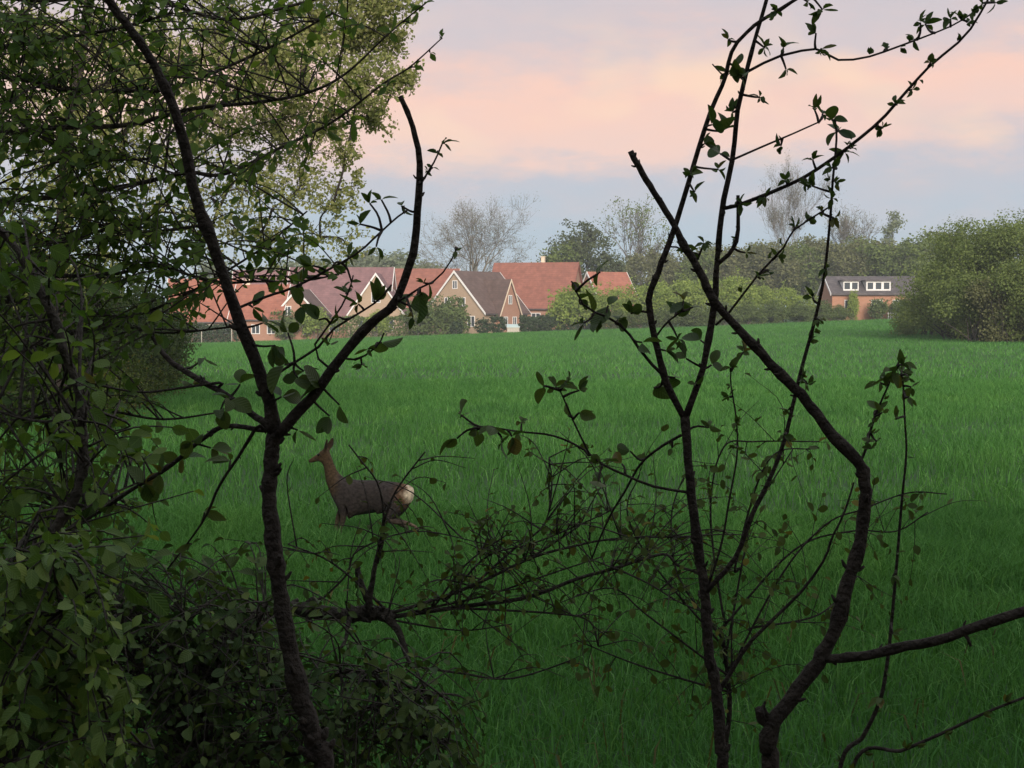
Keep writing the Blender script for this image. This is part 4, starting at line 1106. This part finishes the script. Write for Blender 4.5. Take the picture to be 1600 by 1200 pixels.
# --- slim twin stem (right of centre)
B = Plant('slim_tree', 'slim dark stem dividing in two below the crossing branch', 'tree', gbase(1136, 2.9), 'bark', 'leaf_cherry', TPL, 102, 'cherry')
B.branch([(1130, 1215), (1126, 1169), (1120, 1082), (1108, 1019), (1101, 925), (1090, 850), (1078, 745), (1070, 650)], 23, 17, 2.85, 2.8, root=True)
b1 = B.branch([(1070, 655), (1044, 605), (1031, 561), (1020, 514), (1014, 464), (1028, 427), (1043, 386), (1068, 313), (1088, 244), (1112, 171), (1133, 122), (1145, 77), (1177, 41), (1210, 20), (1255, -8)], 12, 6, 2.8, 2.68)
b2 = B.branch([(1072, 650), (1097, 580), (1109, 520), (1117, 474), (1120, 411), (1123, 386), (1129, 325), (1145, 244), (1153, 171), (1167, 110), (1182, 53), (1198, 0), (1205, -30)], 15, 7, 2.8, 2.72)
b3 = B.branch([(1137, 325), (1194, 305), (1251, 280), (1295, 252), (1332, 225), (1377, 187), (1417, 142), (1454, 102), (1507, 57), (1539, 8), (1550, -15)], 7, 3.5, 2.77, 2.6, knots=False)
b4 = B.branch([(1168, 112), (1214, 89), (1267, 77), (1287, 81), (1312, 94), (1356, 89), (1397, 75), (1446, 57), (1490, 39), (1520, 20)], 5, 2.6, 2.74, 2.62, knots=False)
b5 = B.branch([(1146, 249), (1194, 228), (1234, 211), (1279, 191)], 4, 2.6, 2.75, 2.68, knots=False)
b6 = B.branch([(1122, 412), (1141, 394), (1153, 366), (1153, 305)], 8, 6, 2.78, 2.76)
b7 = B.branch([(1103, 925), (1150, 870), (1172, 810), (1202, 750), (1225, 690), (1241, 624), (1253, 574), (1272, 505), (1287, 436), (1297, 345), (1301, 284), (1307, 219), (1305, 190)], 9, 3.5, 2.82, 2.66, knots=False)
b8 = B.branch([(1118, 508), (1141, 486), (1184, 430), (1225, 386), (1240, 360), (1287, 329), (1298, 322)], 4, 3, 2.78, 2.68, knots=False)
b9 = B.branch([(1034, 585), (1006, 555), (987, 527), (966, 505), (941, 492), (915, 480), (900, 455)], 6, 3, 2.8, 2.72, knots=False)
b10 = B.branch([(1020, 533), (1041, 505), (1066, 486)], 4, 2.5, 2.8, 2.76, knots=False)
b11 = B.branch([(1064, 680), (1030, 700), (1000, 726), (977, 767), (957, 799), (939, 837), (925, 872)], 5, 3, 2.8, 3.0, knots=False)
b12 = B.branch([(1080, 770), (1021, 760), (977, 742), (942, 726), (913, 703), (880, 686), (850, 678), (815, 675), (770, 668)], 5, 3, 2.81, 2.7, knots=False)
b13 = B.branch([(922, 712), (900, 667), (884, 630), (875, 610)], 4, 2.6, 2.74, 2.7, knots=False)
b14 = B.branch([(1120, 1085), (1139, 1056), (1169, 1007), (1210, 966), (1255, 921), (1289, 872), (1300, 840), (1319, 802), (1334, 754)], 8, 3, 2.85, 2.75, knots=False)
b15 = B.branch([(1104, 925), (1127, 851), (1139, 784), (1152, 709), (1150, 652), (1142, 600), (1142, 580)], 4.5, 2.5, 2.83, 2.75, knots=False)
b16 = B.branch([(1038, 390), (1052, 385), (1070, 392), (1090, 405)], 3.5, 2.5, 2.77, 2.74, knots=False)
b17 = B.branch([(1144, 1045), (1143, 990), (1146, 955)], 3.5, 2.5, 2.85, 2.84, knots=False)
b18 = B.branch([(1134, 122), (1122, 110), (1113, 100)], 3, 2, 2.7, 2.7, knots=False)
B.lscale = .84
for cl_ in ((932, 430, 1, 50), (938, 425, 1, 34), (893, 440, 2, 34), (905, 468, 2, 36), (925, 490, 3, 36), (950, 478, 2, 40), (965, 500, 3, 32), (985, 490, 3, 34), (912, 505, 2, 28), (940, 505, 2, 30),
            (1003, 535, 2, 32), (1022, 606, 2, 34), (1040, 548, 2, 28), (1055, 590, 2, 34), (1068, 470, 3, 30), (1082, 480, 2, 32), (1055, 480, 2, 26), (1072, 560, 2, 30), (1095, 532, 2, 34), (1112, 570, 2, 30), (1060, 530, 2, 26), (1088, 600, 2, 24),
            (1150, 105, 5, 34), (1160, 120, 4, 30), (1137, 112, 3, 28), (1112, 195, 3, 38), (1100, 225, 3, 32), (1130, 205, 2, 36), (1125, 240, 3, 34), (1080, 272, 4, 24), (1122, 265, 3, 24), (1085, 300, 2, 22), (1138, 62, 3, 18), (1145, 175, 3, 22),
            (1213, 18, 4, 24), (1195, 75, 4, 26), (1224, 75, 3, 26), (1285, 15, 4, 26), (1262, 3, 3, 18), (1275, 52, 2, 26), (1283, 76, 2, 28), (1228, 108, 1, 24), (1187, 152, 4, 18), (1300, 188, 5, 32), (1308, 205, 5, 30), (1285, 178, 3, 24), (1272, 170, 2, 24),
            (1220, 228, 4, 20), (1270, 250, 3, 18), (1268, 290, 4, 24), (1260, 285, 2, 20), (1320, 238, 5, 26), (1300, 262, 4, 22), (1330, 232, 3, 18), (1195, 308, 4, 18), (1228, 282, 3, 18), (1158, 318, 3, 22), (1377, 200, 3, 16), (1398, 162, 4, 18), (1425, 140, 3, 18), (1454, 98, 3, 16),
            (1386, 76, 4, 18), (1428, 62, 4, 18), (1446, 38, 4, 24), (1438, 35, 2, 20), (1485, 30, 4, 24), (1498, 25, 3, 20), (1535, 5, 4, 20), (1555, 4, 3, 20), (1520, 18, 3, 16), (1512, 35, 3, 14),
            (1300, 310, 4, 20), (1303, 340, 3, 18), (1306, 285, 3, 18), (1290, 420, 3, 18), (1270, 465, 2, 22), (1265, 535, 3, 24), (1254, 590, 3, 22), (1262, 600, 2, 20), (1280, 500, 3, 16), (1232, 640, 3, 16), (1225, 680, 3, 18),
            (1184, 432, 2, 18), (1242, 355, 4, 18), (1262, 345, 4, 16), (1285, 330, 4, 16), (1215, 400, 3, 16), (1200, 425, 2, 20), (1165, 395, 2, 16), (1150, 375, 2, 16), (1155, 322, 3, 16), (1080, 395, 4, 20), (1100, 380, 4, 18), (1070, 385, 3, 18),
            (720, 648, 2, 40), (714, 685, 2, 34), (745, 672, 3, 30), (772, 668, 3, 32), (800, 682, 3, 32), (785, 690, 2, 26), (815, 660, 2, 20), (868, 605, 4, 26), (850, 605, 2, 30), (885, 598, 3, 24), (905, 610, 3, 24), (905, 645, 2, 30), (890, 650, 2, 22),
            (985, 705, 1, 32), (972, 725, 1, 30), (940, 722, 2, 28), (935, 752, 2, 30), (1142, 575, 4, 20), (1162, 550, 4, 22), (1140, 620, 3, 18), (1150, 660, 3, 16), (1108, 668, 3, 20), (1150, 700, 4, 16), (1050, 700, 2, 18)):
    B.cluster(cl_[0], cl_[1], cl_[2] + (2 if cl_[3] < 30 else 0), cl_[3])
for c_, e_ in ((b3, .07), (b7, .09), (b8, .07), (b4, .08), (b14, .12), (b15, .08)): B.buds(c_, e_, .012)
B.finish()

# --- kinked stem crossing from the right
C_ = Plant('kinked_tree', 'thick kinked stem bending left to a broken tip across the field', 'tree', gbase(1200, 2.7), 'bark', 'leaf_cherry', TPL, 103, 'cherry')
C_.branch([(1204, 1215), (1199, 1169), (1210, 1127), (1244, 1079), (1281, 1030), (1304, 985), (1322, 917), (1341, 860), (1350, 802), (1352, 755), (1341, 722), (1300, 679), (1270, 640), (1248, 613), (1210, 574), (1176, 538), (1131, 489), (1112, 464), (1091, 421), (1069, 383), (1052, 349), (1027, 309), (1007, 276), (985, 236)], 34, 11, 2.65, 2.5, root=True, rough=.07)
C_.branch([(1288, 1030), (1320, 1028), (1356, 1024), (1412, 1011), (1469, 1000), (1525, 979), (1600, 955), (1700, 925)], 17, 22, 2.62, 2.4)
C_.branch([(1205, 1135), (1190, 1122), (1186, 1108)], 22, 17, 2.65, 2.63)
C_.branch([(1505, 985), (1513, 1000), (1517, 1010)], 8, 5, 2.5, 2.5)
k1 = C_.branch([(1350, 712), (1358, 680), (1369, 645), (1386, 607), (1395, 585)], 5, 3, 2.58, 2.56, knots=False)
for cl_ in ((1395, 580, 5, 26), (1385, 590, 4, 24), (1410, 570, 4, 26), (1375, 598, 3, 24), (1405, 562, 4, 22), (1372, 640, 4, 20), (1365, 660, 3, 20), (1378, 645, 2, 18), (1362, 700, 3, 20), (1358, 690, 3, 16), (1370, 690, 2, 18)):
    C_.cluster(*cl_)
C_.buds(k1, .03, .012)
C_.finish()

# --- thin upright rods on the right
D_ = Plant('thin_shoot', 'thin upright shoot with a leafy tip behind the kinked stem', 'shrub', gbase(1300, 3.1), 'bark', 'leaf_cherry', TPL, 104, 'cherry')
d1 = D_.branch([(1310, 1215), (1349, 1150), (1375, 1094), (1386, 1037), (1394, 962), (1402, 870), (1409, 784), (1416, 709), (1414, 660), (1411, 600), (1408, 585)], 8, 3, 3.0, 2.9, root=True, knots=False)
for cl_ in ((1410, 580, 5, 26), (1420, 590, 3, 20), (1424, 605, 3, 20), (1400, 655, 4, 18), (1420, 620, 3, 18), (1395, 900, 3, 18), (1395, 990, 3, 18), (1378, 1090, 3, 24)): D_.cluster(*cl_)
D_.buds(d1, .06, .012)
D_.finish()
E_ = Plant('arching_twig', 'thin arching twig with scattered small leaves low on the right', 'shrub', gbase(1300, 2.9), 'bark', 'leaf_olive', TPL, 105, 'olive')
e1 = E_.branch([(1330, 1206), (1412, 1172), (1480, 1142), (1544, 1112), (1600, 1090), (1680, 1060)], 7, 4, 2.85, 2.8, root=True, knots=False)
E_.buds(e1, .05, .018)
E_.finish()

# --- left dark stem
F_ = Plant('bowed_tree', 'dark bowed stem among the leaves at the left edge', 'tree', gbase(-90, 3.0), 'bark_grey', 'leaf_hazel', TPL, 106, 'hazel')
F_.branch([(-60, 990), (0, 930), (31, 894), (66, 855), (97, 810), (123, 765), (131, 718), (127, 652), (120, 600), (100, 550), (90, 507), (70, 470), (45, 420), (20, 380), (-20, 340)], 22, 13, 2.95, 3.1, root=True)
f1 = F_.branch([(97, 815), (140, 790), (190, 765), (240, 745)], 5, 3, 3.0, 3.2, knots=False)
f2 = F_.branch([(122, 655), (90, 660), (40, 655), (-10, 640)], 6, 4, 3.0, 3.1, knots=False)
r = F_.r
for k in range(110):
    q_ = np.vstack(F_.S); q_ = q_[r.integers(10, len(q_))]
    px = 800 + q_[0] / 3.05 * FPX + r.normal() * 60; py = r.uniform(-70, 70) + 490 + (2.4 - q_[2]) / 3.05 * FPX
    F_.spray(P(px, py, 3.0 + r.uniform(-.2, .8)), r.integers(4, 8), .033)
F_.finish()

# --- overhanging hazel, upper left
H = Plant('overhanging_tree', 'overhanging tree with level dark branches and toothed green leaves', 'tree', (-4.3, 6.0), 'bark_grey', 'leaf_hazel', TPL, 107, 'hazel')
H.branch([(-560, 900), (-480, 500), (-400, 200), (-300, 0), (-250, -150)], 60, 40, 6.0, 5.6, root=True)
hb = []
for pts, w0, w1, d0, d1 in (
    ([(-300, 60), (-100, 90), (0, 75), (60, 65), (180, 45), (270, 20)], 12, 4, 5.6, 5.2),
    ([(-380, 150), (-150, 110), (40, 125), (100, 140), (200, 142), (260, 140), (330, 115), (430, 70), (520, 20)], 14, 4, 5.8, 5.0),
    ([(-400, 220), (-100, 215), (85, 200), (200, 195), (300, 170), (400, 160), (480, 145), (540, 115), (610, 50), (665, 5)], 16, 3, 5.8, 4.8),
    ([(-420, 330), (-150, 320), (60, 310), (200, 290), (290, 270), (350, 272), (440, 230), (520, 190), (600, 130), (640, 105), (690, 60)], 16, 2.6, 5.9, 4.8),
    ([(-440, 420), (-150, 430), (150, 430), (240, 415), (330, 440), (400, 440), (480, 438), (540, 425)], 14, 3, 6.0, 5.0),
    ([(-460, 470), (-150, 480), (60, 470), (180, 495), (235, 485), (300, 455), (360, 420), (420, 380), (480, 330)], 14, 3, 6.0, 5.2),
    ([(-380, 30), (-200, -20), (60, 0), (200, -10), (350, 30), (450, 10), (560, -20)], 12, 4, 5.6, 5.0),
    ([(-480, 540), (-200, 560), (0, 560), (150, 510), (260, 520), (370, 510)], 12, 3, 6.0, 5.4),
    ([(-480, 780), (-200, 790), (0, 770), (120, 800), (220, 790)], 12, 3, 6.0, 5.4),
    ([(-480, 860), (-200, 870), (0, 860), (140, 850)], 12, 3, 6.0, 5.6),
    ([(-300, 60), (-120, 30), (20, 180), (120, 240), (230, 250)], 10, 3, 5.6, 5.2),
    ([(-400, 330), (-120, 370), (80, 380), (170, 350), (260, 360), (330, 350)], 10, 3, 5.6, 5.2),
    ([(-480, 700), (-200, 680), (0, 660), (140, 640), (250, 655), (340, 645)], 12, 3, 6.0, 5.4)):
    hb.append(H.branch(pts, w0, w1, d0, d1, knots=False, sides=6))
r = H.r
def fill(pl, n, x0, x1, y0, y1, d0, d1, nl, size, keep=None, span=.6):
    k = 0
    while k < n:
        px, py = r.uniform(x0, x1), r.uniform(y0, y1)
        if keep and r.random() > keep(px, py): continue
        tgt = P(px, py, r.uniform(d0, d1))
        if np.linalg.norm(pl.near(tgt) - tgt) > .5 and r.random() > .04: continue
        pl.spray(tgt, int(r.integers(*nl)), size * r.uniform(.8, 1.2), span=span); k += 1
fill(H, 760, -120, 330, -60, 560, 4.6, 6.2, (5, 10), .037, lambda x, y: 1 - .75 * max(0, (x - 120) / 210))
fill(H, 150, 200, 600, -20, 460, 4.8, 5.6, (4, 8), .036, lambda x, y: 1.0 if (y < 200 and x < 560) or (x < 480 and y < 440) else 0.0)
fill(H, 320, -120, 220, 540, 880, 5.0, 6.4, (5, 9), .037, lambda x, y: 1 - .5 * max(0, x / 200))
for cx, cy, n, s in ((660, 10, 4, 22), (640, 35, 3, 20), (610, 50, 4, 24), (690, 58, 4, 16), (672, 82, 3, 12), (648, 105, 3, 18), (605, 135, 4, 22), (560, 140, 4, 22), (545, 185, 3, 22), (480, 100, 3, 26), (340, 222, 3, 22), (355, 225, 2, 20), (480, 215, 4, 24), (510, 205, 4, 24), (550, 195, 3, 24),
                     (540, 30, 4, 26), (510, 15, 4, 28), (480, 20, 3, 26), (420, 60, 3, 26), (390, 430, 4, 24), (440, 440, 4, 24), (500, 430, 5, 26), (400, 420, 3, 28), (330, 440, 4, 24), (350, 455, 4, 22), (420, 452, 4, 22), (465, 445, 4, 22), (525, 430, 4, 24), (310, 470, 4, 24), (285, 460, 4, 24), (450, 380, 4, 22), (430, 395, 4, 22), (470, 350, 4, 22)):
    H.cluster(cx, cy, n, s)
H.finish()

# --- hornbeam bush, lower left
G = Plant('hornbeam_bush', 'leafy hornbeam bush with ribbed leaves in the lower left corner', 'shrub', gbase(-60, 2.6), 'bark_grey', 'leaf_hornbeam', TPL_HB, 108, 'hornbeam')
G.branch([(-70, 1260), (-60, 1180), (-40, 1080), (-50, 960)], 30, 20, 2.6, 2.6, root=True)
for pts in ([(-45, 1080), (20, 1010), (90, 960), (140, 930)], [(-50, 1150), (40, 1090), (120, 1060), (200, 1060)], [(-50, 1000), (20, 930), (60, 880), (110, 850)], [(-60, 1210), (50, 1180), (150, 1150), (240, 1170)], [(-50, 960), (20, 870), (60, 800)]):
    G.branch(pts, 8, 4, 2.6, 2.45, knots=False, sides=6)
r = G.r
fill(G, 250, -60, 215, 840, 1240, 2.25, 2.95, (6, 11), .030, lambda x, y: 1 - .5 * max(0, (x - 90) / 130) - .6 * (y < 930))
fill(G, 26, 60, 240, 830, 1000, 2.5, 3.0, (4, 8), .034)
G.finish()

# --- dark undergrowth, bottom
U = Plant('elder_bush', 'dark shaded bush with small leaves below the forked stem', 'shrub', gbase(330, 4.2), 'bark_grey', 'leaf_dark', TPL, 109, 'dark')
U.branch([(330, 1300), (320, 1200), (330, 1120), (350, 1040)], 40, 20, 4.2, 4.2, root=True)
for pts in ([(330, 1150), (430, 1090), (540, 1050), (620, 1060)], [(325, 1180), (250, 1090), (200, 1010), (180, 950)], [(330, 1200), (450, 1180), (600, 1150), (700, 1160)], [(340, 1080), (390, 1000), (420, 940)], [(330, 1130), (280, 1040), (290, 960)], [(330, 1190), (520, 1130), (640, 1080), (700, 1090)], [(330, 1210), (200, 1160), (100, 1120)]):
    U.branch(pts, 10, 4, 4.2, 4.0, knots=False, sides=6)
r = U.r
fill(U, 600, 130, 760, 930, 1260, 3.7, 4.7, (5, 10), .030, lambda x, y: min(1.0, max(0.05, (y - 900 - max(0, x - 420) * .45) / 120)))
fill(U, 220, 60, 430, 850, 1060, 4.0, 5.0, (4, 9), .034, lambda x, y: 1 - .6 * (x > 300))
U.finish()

# --- flailed hedge log with twigs reaching right
Lg = Plant('hedge_log', 'low broken hedge branch with bare twigs reaching right across the crop', 'shrub', gbase(260, 4.9), 'bark_grey', 'leaf_olive', TPL, 110, 'olive')
Lg.branch([(250, 1240), (320, 1050), (400, 965), (460, 952), (530, 960), (590, 958), (612, 966)], 40, 27, 4.9, 4.6, root=True)
Lg.branch([(600, 962), (622, 985), (632, 1015), (642, 1040)], 18, 8, 4.6, 4.55)
Lg.branch([(575, 955), (580, 920), (585, 890), (595, 840), (600, 800)], 14, 3, 4.6, 4.5)
Lg.branch([(578, 945), (560, 900), (560, 885)], 12, 9, 4.6, 4.6)
Lg.branch([(590, 880), (600, 830), (592, 760), (560, 715), (545, 695)], 4.5, 2.5, 4.55, 4.4, knots=False)
Lg.branch([(600, 815), (612, 780), (630, 750), (664, 706)], 4, 2.5, 4.5, 4.4, knots=False)
Lg.branch([(545, 970), (540, 1000), (530, 1015)], 8, 6, 4.6, 4.5)
lw = []
for pts, w0, w1 in (([(605, 965), (720, 948), (800, 938), (850, 925), (900, 905), (960, 888), (1000, 875), (1040, 866), (1060, 884), (1092, 895)], 9, 5),
                    ([(605, 960), (700, 930), (760, 905), (830, 872), (890, 855), (960, 842), (1080, 838)], 7, 3),
                    ([(740, 915), (800, 860), (850, 820), (862, 760), (858, 715)], 5, 2.5), ([(830, 872), (870, 845), (905, 822)], 5, 3), ([(700, 935), (760, 870), (830, 850), (900, 822), (950, 800)], 4, 2.5),
                    ([(720, 950), (860, 958), (920, 970), (935, 1010)], 5, 3), ([(620, 970), (720, 985), (800, 975)], 4, 2), ([(680, 945), (730, 880), (800, 830)], 4, 2.5),
                    ([(960, 888), (1010, 910), (1060, 940), (1095, 955)], 4, 2.5), ([(650, 955), (760, 930), (850, 900), (940, 870)], 5, 2.5), ([(600, 950), (520, 880), (450, 850)], 5, 2.5),
                    ([(640, 1040), (720, 1052), (800, 1060), (900, 1030)], 5, 2.5), ([(480, 958), (540, 900), (560, 860), (650, 830), (760, 850)], 4, 2)):
    lw.append(Lg.branch(pts, w0, w1, 4.6, 4.5 + .3 * Lg.r.random(), knots=False, sides=6))
r = Lg.r
for k in range(330):
    c_ = lw[r.integers(0, len(lw))]; p = c_[r.integers(3, len(c_)), :3]
    Lg.spray(p + np.array([r.normal() * .13 + .06, r.normal() * .1, abs(r.normal()) * .12 - .02]), int(r.integers(1, 5)), .026, thick=.0019)
Lg.finish(200)

# --- bramble tangle behind, centre right
Bt = Plant('bramble_tangle', 'sparse bramble tangle with yellowing little leaves over the crop', 'shrub', gbase(1130, 5.2), 'bark', 'leaf_olive', TPL, 111, 'olive')
Bt.branch([(1130, 1200), (1140, 1100), (1130, 1000)], 10, 7, 5.2, 5.1, root=True)
bw = []
for pts in ([(1130, 1050), (1010, 960), (960, 920), (900, 930)], [(1130, 1000), (1060, 900), (1050, 800), (1080, 720)], [(1135, 1060), (1220, 900), (1290, 820), (1350, 795), (1420, 770), (1480, 772)], [(1135, 1020), (1160, 880), (1180, 800), (1240, 700)],
            [(1130, 1010), (1020, 880), (980, 800), (1000, 740)], [(1150, 880), (1200, 720), (1280, 700)], [(1130, 980), (1240, 860), (1330, 830), (1400, 830), (1450, 800)], [(1130, 960), (1110, 800), (1130, 700), (1180, 690), (1280, 690)], [(1135, 1080), (1000, 1040), (900, 1000)],
            [(1180, 980), (1280, 960), (1340, 900)]):
    bw.append(Bt.branch(pts, 4.5, 2.2, 5.1, 4.9 + .5 * Bt.r.random(), knots=False, sides=5))
r = Bt.r
for k in range(210):
    c_ = bw[r.integers(0, len(bw))]; p = c_[r.integers(2, len(c_)), :3]
    Bt.spray(p + np.array([r.normal() * .12, r.normal() * .12, r.normal() * .10]), int(r.integers(1, 5)), .030, thick=.0014)
Bt.finish(250)

# leaf litter bank under the viewer
def build_bank():
    xs = np.linspace(-14, 14, 57); ys = np.linspace(-9, 6.6, 40)
    X, Y = np.meshgrid(xs, ys)
    Z = ground(X, Y) + .006 + .03 * np.sin(X * 2.3 + Y) * np.sin(Y * 1.9) * (Y < 6) + .03
    Z[-1] -= .08
    V = np.stack([X, Y, Z], -1).reshape(-1, 3); nx = len(xs)
    i, j = np.meshgrid(np.arange(len(ys) - 1), np.arange(nx - 1), indexing='ij'); a = (i * nx + j).ravel()
    link('bank', mesh_from('bank', V, [np.stack([a, a + 1, a + nx + 1, a + nx], 1)], M['litter'], True), kind='structure')
build_bank()

# ------------------------------------------------------------------ evening haze
bm = bmesh.new(); box(bm, -1300, 1300, -150, 1500, -42, 34)
hm = bpy.data.materials.new('haze'); hm.use_nodes = True; ht = hm.node_tree; ht.nodes.clear()
hv = N(ht, 'ShaderNodeVolumePrincipled'); hv.inputs['Color'].default_value = (.80, .86, .95, 1); hv.inputs['Density'].default_value = .0004
ho = N(ht, 'ShaderNodeOutputMaterial'); ht.links.new(hv.outputs[0], ho.inputs['Volume'])
link('haze', bm_mesh('haze', bm, hm), kind='stuff')
SC.cycles.volume_bounces = 1
